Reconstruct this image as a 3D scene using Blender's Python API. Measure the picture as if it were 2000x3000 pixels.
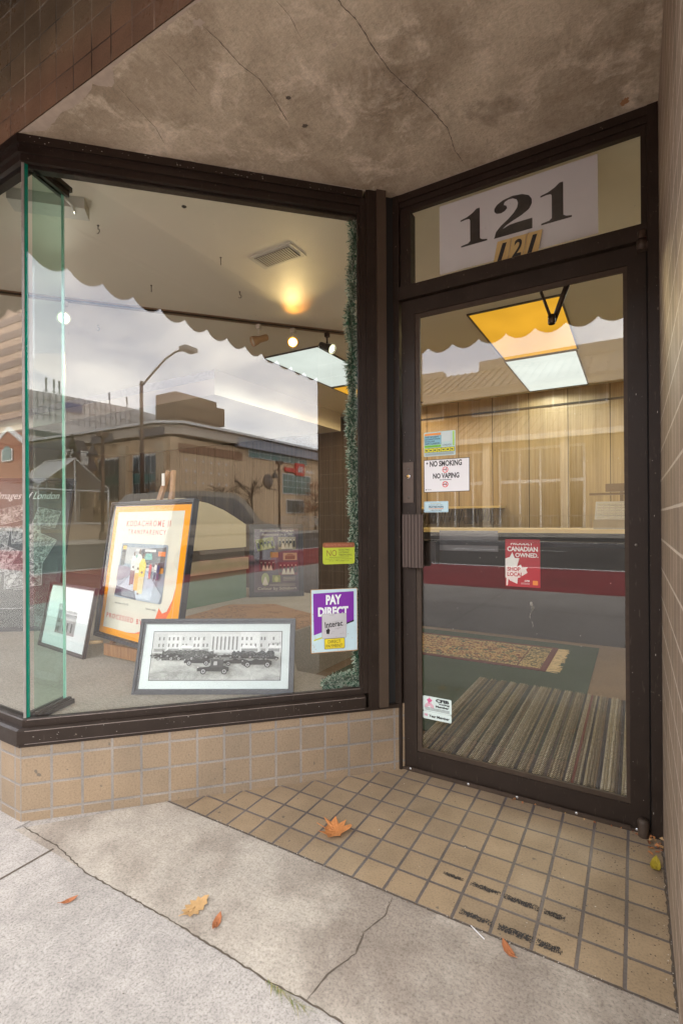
import bpy, bmesh, math, random
from mathutils import Vector, Matrix, noise
R_ = math.radians
scene = bpy.context.scene
COL = scene.collection
for o in list(bpy.data.objects):
    bpy.data.objects.remove(o)

# ------------------------------------------------------------------ camera
YAW, PITCH, ROLL = 0.5328, 0.0025, -0.0057
cam_d = bpy.data.cameras.new('camera')
cam_d.sensor_fit = 'HORIZONTAL'; cam_d.sensor_width = 36.0
cam_d.lens = 1456.6/2000*36; cam_d.shift_y = 16.4/2000
cam_d.clip_start = 0.02; cam_d.clip_end = 2000
cam = bpy.data.objects.new('camera', cam_d); COL.objects.link(cam)
F = Vector((-math.sin(YAW), math.cos(YAW), 0)); Rv = Vector((math.cos(YAW), math.sin(YAW), 0)); U = Vector((0, 0, 1))
F2 = F*math.cos(PITCH)+U*math.sin(PITCH); U2 = U*math.cos(PITCH)-F*math.sin(PITCH)
R3 = Rv*math.cos(ROLL)+U2*math.sin(ROLL); U3 = U2*math.cos(ROLL)-Rv*math.sin(ROLL)
m = Matrix((R3, U3, -F2)).transposed().to_4x4(); m.translation = (0, 0, 1.15)
cam.matrix_world = m
scene.camera = cam
scene.render.resolution_x = 682; scene.render.resolution_y = 1024

# ------------------------------------------------------------------ sky, sun, exposure
world = bpy.data.worlds.new('World'); scene.world = world; world.use_nodes = True
wt = world.node_tree; wt.nodes.clear()
SUN_EL, SUN_AZ = R_(44), R_(-25)      # azimuth clockwise from +Y
def WN(t, **k):
    n = wt.nodes.new(t)
    for a, b in k.items():
        if hasattr(n, a): setattr(n, a, b)
    return n
sky = WN('ShaderNodeTexSky'); sky.sky_type = 'NISHITA'; sky.sun_disc = False
sky.sun_elevation = SUN_EL; sky.sun_rotation = SUN_AZ
bg1 = WN('ShaderNodeBackground'); bg1.inputs['Strength'].default_value = 0.05
wt.links.new(sky.outputs[0], bg1.inputs['Color'])
tc = WN('ShaderNodeTexCoord'); sp = WN('ShaderNodeSeparateXYZ'); wt.links.new(tc.outputs['Generated'], sp.inputs[0])
ab = WN('ShaderNodeMath', operation='ABSOLUTE'); wt.links.new(sp.outputs[2], ab.inputs[0])
ad = WN('ShaderNodeMath', operation='ADD'); wt.links.new(ab.outputs[0], ad.inputs[0]); ad.inputs[1].default_value = .18
dx = WN('ShaderNodeMath', operation='DIVIDE'); wt.links.new(sp.outputs[0], dx.inputs[0]); wt.links.new(ad.outputs[0], dx.inputs[1])
dy = WN('ShaderNodeMath', operation='DIVIDE'); wt.links.new(sp.outputs[1], dy.inputs[0]); wt.links.new(ad.outputs[0], dy.inputs[1])
cb = WN('ShaderNodeCombineXYZ'); wt.links.new(dx.outputs[0], cb.inputs[0]); wt.links.new(dy.outputs[0], cb.inputs[1])
nz = WN('ShaderNodeTexNoise'); nz.inputs['Scale'].default_value = 1.1; nz.inputs['Detail'].default_value = 7; nz.inputs['Roughness'].default_value = .55
nz.inputs['Distortion'].default_value = .4
wt.links.new(cb.outputs[0], nz.inputs['Vector'])
cr = WN('ShaderNodeValToRGB'); wt.links.new(nz.outputs[0], cr.inputs[0])
cr.color_ramp.elements[0].position = .38; cr.color_ramp.elements[0].color = (.42, .44, .51, 1)
cr.color_ramp.elements[1].position = .62; cr.color_ramp.elements[1].color = (1.07, 1.015, .94, 1)
bg2 = WN('ShaderNodeBackground'); mr_ = WN('ShaderNodeMapRange'); wt.links.new(ab.outputs[0], mr_.inputs['Value'])   # overcast sky: brighter low, duller overhead
for k_, v_ in (('From Min', .15), ('From Max', .75), ('To Min', 3.4), ('To Max', 1.6)): mr_.inputs[k_].default_value = v_
wt.links.new(mr_.outputs[0], bg2.inputs['Strength'])
wt.links.new(cr.outputs[0], bg2.inputs['Color'])
ash = WN('ShaderNodeAddShader'); wt.links.new(bg1.outputs[0], ash.inputs[0]); wt.links.new(bg2.outputs[0], ash.inputs[1])
wo = WN('ShaderNodeOutputWorld'); wt.links.new(ash.outputs[0], wo.inputs['Surface'])
sd = bpy.data.lights.new('sun', 'SUN'); sd.energy = 1.5; sd.angle = R_(20); sd.color = (1, .96, .9)
so = bpy.data.objects.new('sun', sd); COL.objects.link(so)
sdir = Vector((math.sin(SUN_AZ)*math.cos(SUN_EL), math.cos(SUN_AZ)*math.cos(SUN_EL), math.sin(SUN_EL)))
so.rotation_euler = sdir.to_track_quat('Z', 'Y').to_euler(); so.location = (-4, 8, 12)
vs = scene.view_settings
vs.view_transform = 'Standard'; vs.look = 'None'; vs.gamma = 1; vs.exposure = 1.38; vs.use_curve_mapping = False
scene.cycles.max_bounces = 10; scene.cycles.transparent_max_bounces = 24; scene.cycles.glossy_bounces = 5
scene.cycles.sample_clamp_indirect = 6

# ------------------------------------------------------------------ materials
MATS = {}
def newmat(name):
    mt = bpy.data.materials.new(name); mt.use_nodes = True
    nt = mt.node_tree; nt.nodes.clear()
    out = nt.nodes.new('ShaderNodeOutputMaterial')
    return mt, nt, out
def N(nt, t, **k):
    n = nt.nodes.new(t)
    for a, b in k.items(): setattr(n, a, b)
    return n
def coords(nt, uv=False, scale=None):
    t = N(nt, 'ShaderNodeTexCoord'); o = t.outputs['UV' if uv else 'Object']
    if scale:
        mp = N(nt, 'ShaderNodeMapping'); nt.links.new(o, mp.inputs[0]); mp.inputs['Scale'].default_value = scale; o = mp.outputs[0]
    return o
def pnoise(nt, vec, scale, detail=4, rough=.55, dist=0.):
    n = N(nt, 'ShaderNodeTexNoise'); n.inputs['Scale'].default_value = scale; n.inputs['Detail'].default_value = detail
    n.inputs['Roughness'].default_value = rough; n.inputs['Distortion'].default_value = dist
    nt.links.new(vec, n.inputs['Vector']); return n.outputs[0]
def ramp(nt, fac, stops):
    r = N(nt, 'ShaderNodeValToRGB'); nt.links.new(fac, r.inputs[0]); e = r.color_ramp.elements
    while len(e) < len(stops): e.new(.5)
    for i, (p, c) in enumerate(stops):
        e[i].position = p; e[i].color = (c, c, c, 1) if isinstance(c, (int, float)) else (*c, 1)
    return r.outputs[0]
def mixc(nt, fac, a, b, mode='MIX'):
    n = N(nt, 'ShaderNodeMix', data_type='RGBA', blend_type=mode)
    for s, v in ((0, fac), (6, a), (7, b)):
        if hasattr(v, 'is_output'): nt.links.new(v, n.inputs[s])
        else: n.inputs[s].default_value = v if s == 0 else (*v, 1)
    return n.outputs[2]
def bsdf(nt, out, col, rough=.6, metal=0., bump=None, bs=.3, bd=.01, spec=.5):
    p = N(nt, 'ShaderNodeBsdfPrincipled')
    if hasattr(col, 'is_output'): nt.links.new(col, p.inputs['Base Color'])
    else: p.inputs['Base Color'].default_value = (*col, 1)
    if hasattr(rough, 'is_output'): nt.links.new(rough, p.inputs['Roughness'])
    else: p.inputs['Roughness'].default_value = rough
    p.inputs['Metallic'].default_value = metal
    p.inputs['Specular IOR Level'].default_value = spec
    if bump is not None:
        b = N(nt, 'ShaderNodeBump'); b.inputs['Strength'].default_value = bs; b.inputs['Distance'].default_value = bd
        nt.links.new(bump, b.inputs['Height']); nt.links.new(b.outputs[0], p.inputs['Normal'])
    nt.links.new(p.outputs[0], out.inputs['Surface'])
    return p
def flat(name, c, rough=.6, metal=0., var=.12, vs=9., spec=.5):
    """plain colour with a little procedural unevenness"""
    if name in MATS: return MATS[name]
    mt, nt, out = newmat(name); v = coords(nt)
    n = pnoise(nt, v, vs, 5)
    col = mixc(nt, n, tuple(x*(1-var) for x in c), tuple(min(1, x*(1+var)) for x in c))
    bsdf(nt, out, col, rough, metal, spec=spec)
    MATS[name] = mt; return mt
def emis(name, c, s, var=0):
    if name in MATS: return MATS[name]
    mt, nt, out = newmat(name); e = N(nt, 'ShaderNodeEmission'); e.inputs[0].default_value = (*c, 1); e.inputs[1].default_value = s
    if var:
        v = coords(nt); n = pnoise(nt, v, 1.6, 2)
        cc = mixc(nt, n, tuple(x*(1-var) for x in c), tuple(x*(1+var) for x in c)); nt.links.new(cc, e.inputs[0])
    nt.links.new(e.outputs[0], out.inputs['Surface']); MATS[name] = mt; return mt
def glass(name, tint, f0=.055, rough=0., dirt=.0):
    mt, nt, out = newmat(name)
    g = N(nt, 'ShaderNodeNewGeometry'); d = N(nt, 'ShaderNodeVectorMath', operation='DOT_PRODUCT')
    nt.links.new(g.outputs['Incoming'], d.inputs[0]); nt.links.new(g.outputs['Normal'], d.inputs[1])
    a = N(nt, 'ShaderNodeMath', operation='ABSOLUTE'); nt.links.new(d.outputs['Value'], a.inputs[0])
    s = N(nt, 'ShaderNodeMath', operation='SUBTRACT'); s.inputs[0].default_value = 1; nt.links.new(a.outputs[0], s.inputs[1])
    p = N(nt, 'ShaderNodeMath', operation='POWER'); nt.links.new(s.outputs[0], p.inputs[0]); p.inputs[1].default_value = 5
    q = N(nt, 'ShaderNodeMath', operation='MULTIPLY_ADD'); nt.links.new(p.outputs[0], q.inputs[0]); q.inputs[1].default_value = 1-f0; q.inputs[2].default_value = f0
    tr = N(nt, 'ShaderNodeBsdfTransparent'); tr.inputs[0].default_value = (*tint, 1)
    gl = N(nt, 'ShaderNodeBsdfGlossy'); gl.inputs['Roughness'].default_value = rough
    if dirt:   # float glass is never quite flat
        bn = N(nt, 'ShaderNodeBump'); bn.inputs['Strength'].default_value = 1; bn.inputs['Distance'].default_value = .00022
        nt.links.new(pnoise(nt, coords(nt), 2.3, 1, .4), bn.inputs['Height']); nt.links.new(bn.outputs[0], gl.inputs['Normal'])
    mx = N(nt, 'ShaderNodeMixShader'); nt.links.new(q.outputs[0], mx.inputs[0]); nt.links.new(tr.outputs[0], mx.inputs[1]); nt.links.new(gl.outputs[0], mx.inputs[2])
    last = mx.outputs[0]
    if dirt:
        v = coords(nt); n1 = pnoise(nt, v, 90, 2, .5); sp1 = ramp(nt, n1, [(.74, 0), (.78, 1)])
        n2 = pnoise(nt, v, 2.2, 5, .6); sp2 = ramp(nt, n2, [(.5, 0), (.8, .006)])
        ad = N(nt, 'ShaderNodeMath', operation='MULTIPLY_ADD'); nt.links.new(sp1, ad.inputs[0]); ad.inputs[1].default_value = dirt; nt.links.new(sp2, ad.inputs[2])
        df = N(nt, 'ShaderNodeBsdfDiffuse'); df.inputs[0].default_value = (.7, .68, .62, 1)
        m2 = N(nt, 'ShaderNodeMixShader'); nt.links.new(ad.outputs[0], m2.inputs[0]); nt.links.new(last, m2.inputs[1]); nt.links.new(df.outputs[0], m2.inputs[2]); last = m2.outputs[0]
    nt.links.new(last, out.inputs['Surface']); return mt
def tilemat(name, c1, c2, mortar, w, h, ms=.0045, rough=.45, grime=.25, bs=.5, u0=0, v0=0, dark_mortar=None):
    mt, nt, out = newmat(name); uv = coords(nt, True); ob = coords(nt)
    mp = N(nt, 'ShaderNodeMapping'); nt.links.new(uv, mp.inputs[0]); mp.inputs['Location'].default_value = (-u0, -v0, 0)
    b = N(nt, 'ShaderNodeTexBrick'); b.offset = 0; b.squash = 1
    nd = N(nt, 'ShaderNodeTexNoise'); nd.inputs['Scale'].default_value = 22; nd.inputs['Detail'].default_value = 3
    nt.links.new(uv, nd.inputs['Vector'])
    vm = N(nt, 'ShaderNodeVectorMath', operation='MULTIPLY_ADD'); nt.links.new(nd.outputs['Color'], vm.inputs[0]); vm.inputs[1].default_value = (.0016, .0016, 0); nt.links.new(mp.outputs[0], vm.inputs[2])
    nt.links.new(vm.outputs[0], b.inputs['Vector'])
    b.inputs['Scale'].default_value = 1; b.inputs['Brick Width'].default_value = w; b.inputs['Row Height'].default_value = h
    b.inputs['Mortar Size'].default_value = ms; b.inputs['Mortar Smooth'].default_value = .25; b.inputs['Bias'].default_value = 0
    b.inputs['Color1'].default_value = (*c1, 1); b.inputs['Color2'].default_value = (*c2, 1)
    mcol = mortar
    if dark_mortar:
        n0 = pnoise(nt, ob, 3.5, 4); mcol = mixc(nt, ramp(nt, n0, [(.40, 0), (.6, 1)]), mortar, dark_mortar)
        nt.links.new(mcol, b.inputs['Mortar'])
    else: b.inputs['Mortar'].default_value = (*mortar, 1)
    n1 = pnoise(nt, ob, 5, 6, .6); n2 = pnoise(nt, ob, 160, 3)
    g = ramp(nt, n1, [(.3, 1-grime), (.7, 1)]); g2 = ramp(nt, n2, [(.28, .72), (.5, 1), (.78, 1.12)])
    c = mixc(nt, 1., b.outputs[0], g, 'MULTIPLY'); c = mixc(nt, .8, c, g2, 'MULTIPLY')
    n3 = pnoise(nt, ob, 38, 2, .4); sp_ = ramp(nt, n3, [(.73, 0), (.76, .8)])
    c = mixc(nt, sp_, c, (.10, .085, .07))
    inv = N(nt, 'ShaderNodeMath', operation='SUBTRACT'); inv.inputs[0].default_value = 1; nt.links.new(b.outputs['Fac'], inv.inputs[1])
    hm = N(nt, 'ShaderNodeMath', operation='MULTIPLY_ADD'); nt.links.new(n2, hm.inputs[0]); hm.inputs[1].default_value = .12; nt.links.new(inv.outputs[0], hm.inputs[2])
    rr = ramp(nt, n1, [(.3, rough+.1), (.7, rough-.06)])
    bsdf(nt, out, c, rr, 0, hm.outputs[0], bs, .004)
    return mt
def stain_blobs(nt, v, c, blobs, col, sc=5.):
    for bx, by, br, amt in blobs:      # dirt stains with ragged edges at fixed places
        d = N(nt, 'ShaderNodeVectorMath', operation='DISTANCE'); nt.links.new(v, d.inputs[0]); d.inputs[1].default_value = (bx, by, 0)
        mz = N(nt, 'ShaderNodeVectorMath', operation='MULTIPLY'); nt.links.new(v, mz.inputs[0]); mz.inputs[1].default_value = (1, 1, 0); nt.links.new(mz.outputs[0], d.inputs[0])
        nn = pnoise(nt, v, sc, 7, .7, .4)
        mm = N(nt, 'ShaderNodeMath', operation='MULTIPLY_ADD'); nt.links.new(nn, mm.inputs[0]); mm.inputs[1].default_value = br*2.4; nt.links.new(d.outputs['Value'], mm.inputs[2])
        f = ramp(nt, mm.outputs[0], [(min(.97, br*1.75), amt), (min(.99, br*2.35), 0)]); c = mixc(nt, f, c, col)
    return c
def concrete(name, base, dark, sc=1., speck=.5, stain=.5, stain_sc=1.2, broom=None, warm=None, blobs=()):
    mt, nt, out = newmat(name); v = coords(nt)
    n1 = pnoise(nt, v, stain_sc, 8, .62, .3); n2 = pnoise(nt, v, 130*sc, 4, .7); n3 = pnoise(nt, v, 11*sc, 6, .6)
    f = ramp(nt, n1, [(.5-.5*stain*.5, 1), (.66, 0)])
    c = mixc(nt, f, dark, base)
    c = stain_blobs(nt, v, c, blobs, dark)
    c = mixc(nt, 1., c, ramp(nt, n3, [(.25, .82), (.75, 1.08)]), 'MULTIPLY')
    c = mixc(nt, speck, c, ramp(nt, n2, [(.3, .45), (.5, 1.), (.75, 1.2)]), 'MULTIPLY')
    vo = N(nt, 'ShaderNodeTexVoronoi'); vo.inputs['Scale'].default_value = 90*sc; nt.links.new(v, vo.inputs['Vector'])
    pit = ramp(nt, vo.outputs['Distance'], [(.06, 1), (.12, 0)])
    vo2 = pnoise(nt, v, 6, 3); pm = mixc(nt, 1., pit, ramp(nt, vo2, [(.45, 0), (.6, .8)]), 'MULTIPLY')
    c = mixc(nt, pm, c, tuple(x*.3 for x in dark))
    hgt = n2
    if broom:
        vb = coords(nt, False, broom); nb = pnoise(nt, vb, 60, 3, .6)
        c = mixc(nt, .4, c, ramp(nt, nb, [(.35, .72), (.6, 1.05)]), 'MULTIPLY'); hgt = mixc(nt, .5, n2, nb)
    bsdf(nt, out, c, .88, 0, hgt, .35, .004, .25)
    return mt

mt, nt, out = newmat('bronze_aluminium'); v = coords(nt); n = pnoise(nt, v, 11, 6, .7); n2 = pnoise(nt, coords(nt, False, (1, 1, .15)), 120, 3, .7); n3 = pnoise(nt, v, 75, 2, .5)
c = mixc(nt, n, (.012, .0075, .0055), (.034, .0215, .0145)); c = mixc(nt, ramp(nt, n2, [(.62, 0), (.76, .5)]), c, (.11, .085, .065)); c = mixc(nt, ramp(nt, n3, [(.73, 0), (.77, .6)]), c, (.22, .18, .14))
bsdf(nt, out, c, ramp(nt, n, [(.3, .34), (.7, .58)]), .1, n3, .12, .002, .35); M_bronze = mt
M_bronze_wear = flat('worn_bronze_aluminium', (.055, .038, .027), .5, .1, .4, 40, .3)
M_black = flat('plain_black', (.008, .008, .008), .6)
M_dirtwhite = flat('white_paint_specks', (.6, .56, .5), .8)
M_glass = glass('shop_glass', (.985, .99, .98), .059, 0, .16)
M_glassfin = glass('green_glass', (.80, .93, .88), .055)
M_glassedge = flat('dark_green_glass_edge', (.004, .17, .11), .15, 0, .5, 3)
M_silicone = flat('grey_silicone', (.22, .20, .18), .6, 0, .35, 30)
M_glassedge2 = flat('pale_green_glass_edge', (.34, .55, .48), .12, 0, .2, 5)
M_tile_base = tilemat('tan_wall_tile', (.30, .215, .135), (.245, .185, .125), (.29, .255, .22), .1083, .1035, .0052, grime=.22, v0=.037, dark_mortar=(.22, .20, .18))
M_tile_floor = tilemat('tan_floor_tile', (.37, .268, .163), (.30, .22, .14), (.12, .10, .095), .1085, .1085, .0052, grime=.3, u0=-.027, v0=1.39, dark_mortar=(.16, .135, .125))
M_tile_fascia = tilemat('dark_brown_glazed_tile', (.38, .25, .155), (.29, .20, .13), (.10, .075, .055), .1037, .103, .0032, .28, .35, u0=-1.971, v0=2.725, dark_mortar=(.55, .42, .30))
M_tile_side = tilemat('brown_glazed_side_tile', (.25, .180, .125), (.20, .145, .10), (.50, .42, .34), .1083, .1035, .0042, .6, .2, v0=.037)
M_soffit_mix = None
# soffit stucco
mt, nt, out = newmat('stained_stucco'); v = coords(nt)
n1 = pnoise(nt, v, 1.9, 9, .62, .5); n2 = mixc(nt, .4, pnoise(nt, v, 75, 5, .7), pnoise(nt, coords(nt, False, (1.6, .35, 1)), 60, 5, .7)); n3 = pnoise(nt, v, 7, 7, .65, .4); n4 = pnoise(nt, v, 2.9, 6, .6, .3)
c = mixc(nt, ramp(nt, n1, [(.30, 0), (.62, 1)]), (.27, .21, .145), (.56, .47, .35))
c = mixc(nt, ramp(nt, n3, [(.52, 0), (.68, .85)]), c, (.72, .61, .48))
c = stain_blobs(nt, v, c, ((-.72, 1.42, .13, .6), (-1.0, 1.5, .11, .6), (-.52, 1.62, .10, .5)), (.74, .64, .52), 9.)
c = mixc(nt, ramp(nt, n4, [(.60, 0), (.72, .8)]), c, (.17, .125, .085))
c = mixc(nt, .8, c, ramp(nt, n2, [(.25, .6), (.5, 1.), (.75, 1.3)]), 'MULTIPLY')
hh = mixc(nt, .35, n2, n3)
bsdf(nt, out, c, .9, 0, hh, .8, .012, .2); M_soffit = mt
M_crack = flat('crack_dirt', (.10, .078, .058), .95, 0, .4, 60)
M_peel = flat('peeled_pale_paint', (.42, .34, .27), .85, 0, .25, 30)
M_walk = concrete('pale_sidewalk_concrete', (.43, .395, .36), (.36, .33, .30), 1.2, .95, .3, 1.4, broom=(1.0, .45, 1))
M_apron = concrete('stained_apron_concrete', (.46, .41, .345), (.26, .215, .175), 1., .75, .25, 2.3, broom=(.8, 1.3, 1), blobs=((-.60, 1.26, .20, .75), (-.25, 1.17, .22, .6), (-.95, 1.33, .12, .45), (-.64, 1.05, .09, .5)))
M_roadmat = concrete('asphalt', (.075, .072, .07), (.05, .048, .048), .6, .4, .5, .5)
M_redlane = concrete('red_lane_paint', (.30, .035, .045), (.22, .03, .038), .6, .25, .4, .6)
M_gutter = concrete('gutter_concrete', (.24, .21, .19), (.14, .12, .10), .6, .4, .5, 1.)
M_white = flat('white_line_paint', (.72, .72, .7), .6)
M_ceil = flat('cream_ceiling_paint', (.76, .71, .60), .55, 0, .06, 1.5)
M_cream = flat('cream_wall_paint', (.66, .60, .48), .7, 0, .06, 2)
M_beam = flat('pale_bulkhead_paint', (.74, .70, .62), .7, 0, .06, 2)
def carpet(name, a, b, sc=220, bs=.6):
    mt, nt, out = newmat(name); v = coords(nt); n = pnoise(nt, v, sc, 3, .8); n2 = pnoise(nt, v, 2.5, 5)
    vb = coords(nt, False, (.35, 1.6, 1)); nb = pnoise(nt, vb, 120, 3, .8)
    c = mixc(nt, ramp(nt, n, [(.3, 0), (.7, 1)]), a, b); c = mixc(nt, .6, c, ramp(nt, n2, [(.3, .8), (.7, 1.1)]), 'MULTIPLY')
    c = mixc(nt, .7, c, ramp(nt, nb, [(.35, .65), (.6, 1.15)]), 'MULTIPLY')
    bsdf(nt, out, c, .95, 0, nb, bs, .006, .1); return mt
M_platcarpet = carpet('grey_beige_carpet', (.25, .22, .185), (.50, .45, .39))
M_floorcarpet = carpet('tan_floor_carpet', (.17, .115, .075), (.30, .215, .15), 160)
M_greencarpet = carpet('green_carpet', (.035, .055, .04), (.075, .105, .075), 120)
# wood panelling with fine vertical grain
mt, nt, out = newmat('tan_wood_panelling'); v = coords(nt, False, (1, 1, .02)); n = pnoise(nt, v, 85, 3, .7); n2 = pnoise(nt, v, 9, 3)
c = mixc(nt, ramp(nt, n, [(.3, 0), (.7, 1)]), (.34, .22, .10), (.50, .355, .18)); c = mixc(nt, .7, c, ramp(nt, n2, [(.3, .75), (.7, 1.15)]), 'MULTIPLY')
bsdf(nt, out, c, .5); M_panel = mt
mt, nt, out = newmat('brown_wood_panelling'); v = coords(nt, False, (1, 1, .02)); n = pnoise(nt, v, 70, 3, .7)
c = mixc(nt, ramp(nt, n, [(.3, 0), (.7, 1)]), (.08, .052, .032), (.15, .10, .062)); bsdf(nt, out, c, .5); M_panel2 = mt
mt, nt, out = newmat('oak_wood'); v = coords(nt, False, (1, 1, .08)); n = pnoise(nt, v, 60, 4, .7)
c = mixc(nt, ramp(nt, n, [(.3, 0), (.7, 1)]), (.20, .09, .035), (.40, .21, .09)); bsdf(nt, out, c, .45); M_wood = mt

# ------------------------------------------------------------------ mesh builder
class MB:
    def __init__(s): s.v = []; s.f = []; s.mi = []; s.uv = []; s.sm = []
    def quad(s, a, b, c, d, mi=0, uv=None): s.poly([a, b, c, d], mi, uv)
    def poly(s, pts, mi=0, uv=None, sm=False):
        i = len(s.v); s.v += [tuple(p) for p in pts]; s.f.append(tuple(range(i, i+len(pts)))); s.mi.append(mi)
        s.uv.append(uv if uv else [(p[0], p[1]) for p in pts]); s.sm.append(sm)
    def box(s, x0, y0, z0, x1, y1, z1, mi=0, T=None):
        x0, x1 = min(x0, x1), max(x0, x1); y0, y1 = min(y0, y1), max(y0, y1); z0, z1 = min(z0, z1), max(z0, z1)
        P = [(x, y, z) for z in (z0, z1) for y in (y0, y1) for x in (x0, x1)]
        if T: P = [T(p) for p in P]
        for q in ((0, 2, 3, 1), (4, 5, 7, 6), (0, 1, 5, 4), (2, 6, 7, 3), (0, 4, 6, 2), (1, 3, 7, 5)):
            pts = [P[k] for k in q]; a = q
            n = (Vector(pts[1])-Vector(pts[0])).cross(Vector(pts[2])-Vector(pts[0]))
            ax, ay, az = abs(n.x), abs(n.y), abs(n.z)
            uv = [(p[0], p[1]) if az >= max(ax, ay) else ((p[0], p[2]) if ay >= ax else (p[1], p[2])) for p in pts]
            s.poly(pts, mi, uv)
        return s
    def bbox(s, cx, cy, cz, sx, sy, sz, mi=0, T=None): return s.box(cx-sx/2, cy-sy/2, cz-sz/2, cx+sx/2, cy+sy/2, cz+sz/2, mi, T)
    def prism(s, pts, off, mi=0):
        """closed polygon pts (3D) extruded by vector off"""
        o = Vector(off); a = [Vector(p) for p in pts]; b = [p+o for p in a]; n = len(a)
        nr = sum(((a[i]-a[0]).cross(a[i+1]-a[0]) for i in range(1, n-1)), Vector())
        if nr.dot(o) > 0: s.poly(list(reversed(a)), mi); s.poly(b, mi)
        else: s.poly(a, mi); s.poly(list(reversed(b)), mi)
        for i in range(n):
            j = (i+1) % n
            q = [a[i], a[j], b[j], b[i]]
            if nr.dot(o) < 0: q.reverse()
            s.poly(q, mi)
        return s
    def tube(s, pts, r, mi=0, seg=10, cap=True):
        pts = [Vector(p) for p in pts]; rs = r if isinstance(r, (list, tuple)) else [r]*len(pts); rings = []
        up = None
        for i, p in enumerate(pts):
            t = (pts[min(i+1, len(pts)-1)]-pts[max(i-1, 0)]).normalized()
            if up is None: up = Vector((0, 0, 1)) if abs(t.z) < .9 else Vector((1, 0, 0))
            a = t.cross(up).normalized(); b = t.cross(a).normalized(); up = -b if False else up
            rings.append([p+(a*math.cos(k*2*math.pi/seg)+b*math.sin(k*2*math.pi/seg))*rs[i] for k in range(seg)])
        for i in range(len(rings)-1):
            for k in range(seg):
                k2 = (k+1) % seg; s.poly([rings[i][k2], rings[i][k], rings[i+1][k], rings[i+1][k2]][::-1], mi, sm=True)
        if cap: s.poly(rings[0], mi); s.poly(rings[-1][::-1], mi)
        return s
    def lathe(s, prof, c, mi=0, seg=20, T=None):
        rings = [[Vector((c[0]+r*math.cos(k*2*math.pi/seg), c[1]+r*math.sin(k*2*math.pi/seg), c[2]+z)) for k in range(seg)] for r, z in prof]
        if T: rings = [[T(p) for p in rg] for rg in rings]
        for i in range(len(rings)-1):
            for k in range(seg):
                k2 = (k+1) % seg; s.poly([rings[i][k], rings[i][k2], rings[i+1][k2], rings[i+1][k]], mi, sm=True)
        return s
    def sweep(s, path, prof, mi=0, closed_ends=True):
        """profile (off,z) carried along a 2D path with mitred corners; off grows to the left of travel"""
        path = [Vector(p) for p in path]; nn = []
        for i in range(len(path)-1):
            d = (path[i+1]-path[i]).normalized(); nn.append(Vector((-d.y, d.x)))
        rings = []
        for i, p in enumerate(path):
            if i == 0: m_ = nn[0]
            elif i == len(path)-1: m_ = nn[-1]
            else:
                m_ = (nn[i-1]+nn[i]).normalized(); m_ = m_/m_.dot(nn[i])
            rings.append([(p.x+m_.x*o, p.y+m_.y*o, z) for o, z in prof])
        n = len(prof)
        for i in range(len(rings)-1):
            for k in range(n):
                k2 = (k+1) % n; s.poly([rings[i][k], rings[i][k2], rings[i+1][k2], rings[i+1][k]], mi)
        if closed_ends: s.poly(rings[0][::-1], mi); s.poly(rings[-1], mi)
        return s
    def build(s, name, mats, parent=None, local=False, fix=True):
        me = bpy.data.meshes.new(name)
        vv = s.v
        if parent is not None and not local:
            inv = MW[parent.name].inverted(); vv = [tuple(inv @ Vector(p)) for p in s.v]
        me.from_pydata(vv, [], s.f)
        ul = me.uv_layers.new(name='UVMap'); k = 0
        for f in s.uv:
            for u in f: ul.data[k].uv = (u[0], u[1]); k += 1
        if not isinstance(mats, (list, tuple)): mats = [mats]
        for m_ in mats: me.materials.append(m_)
        for p, mi, sm in zip(me.polygons, s.mi, s.sm): p.material_index = mi; p.use_smooth = sm
        if fix:
            bm = bmesh.new(); bm.from_mesh(me); bmesh.ops.remove_doubles(bm, verts=bm.verts, dist=1e-6) if any(s.sm) else None
            bmesh.ops.recalc_face_normals(bm, faces=bm.faces) if fix != 'no' else None
            bm.to_mesh(me); bm.free()
        o = bpy.data.objects.new(name, me); COL.objects.link(o)
        if parent is not None: o.parent = parent; MW[o.name] = MW[parent.name].copy()
        else: MW[o.name] = Matrix()
        return o
MW = {}
def tag(o, label=None, cat=None, group=None, kind=None):
    if label: o['label'] = label
    if cat: o['category'] = cat
    if group: o['group'] = group
    if kind: o['kind'] = kind
    return o
def thing(name, label, cat, loc=(0, 0, 0), rz=0., lean=0., group=None, ry=0.):
    o = bpy.data.objects.new(name, None); COL.objects.link(o); o.empty_display_size = .1
    mw = Matrix.Translation(loc) @ Matrix.Rotation(rz, 4, 'Z') @ Matrix.Rotation(-lean, 4, 'X') @ Matrix.Rotation(ry, 4, 'Y')
    o.matrix_world = mw; MW[o.name] = mw
    return tag(o, label, cat, group)
def struct(o, label=None): o['kind'] = 'structure'; return tag(o, label)
def copy_thing(root, loc, rz=0., label=None):
    r = root.copy(); COL.objects.link(r)
    mw = Matrix.Translation(loc) @ Matrix.Rotation(rz, 4, 'Z'); r.matrix_world = mw; MW[r.name] = mw
    for ch in root.children:
        c = ch.copy(); COL.objects.link(c); c.parent = r
        for g in ch.children:
            d = g.copy(); COL.objects.link(d); d.parent = c
    if label: r['label'] = label
    return r

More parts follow.
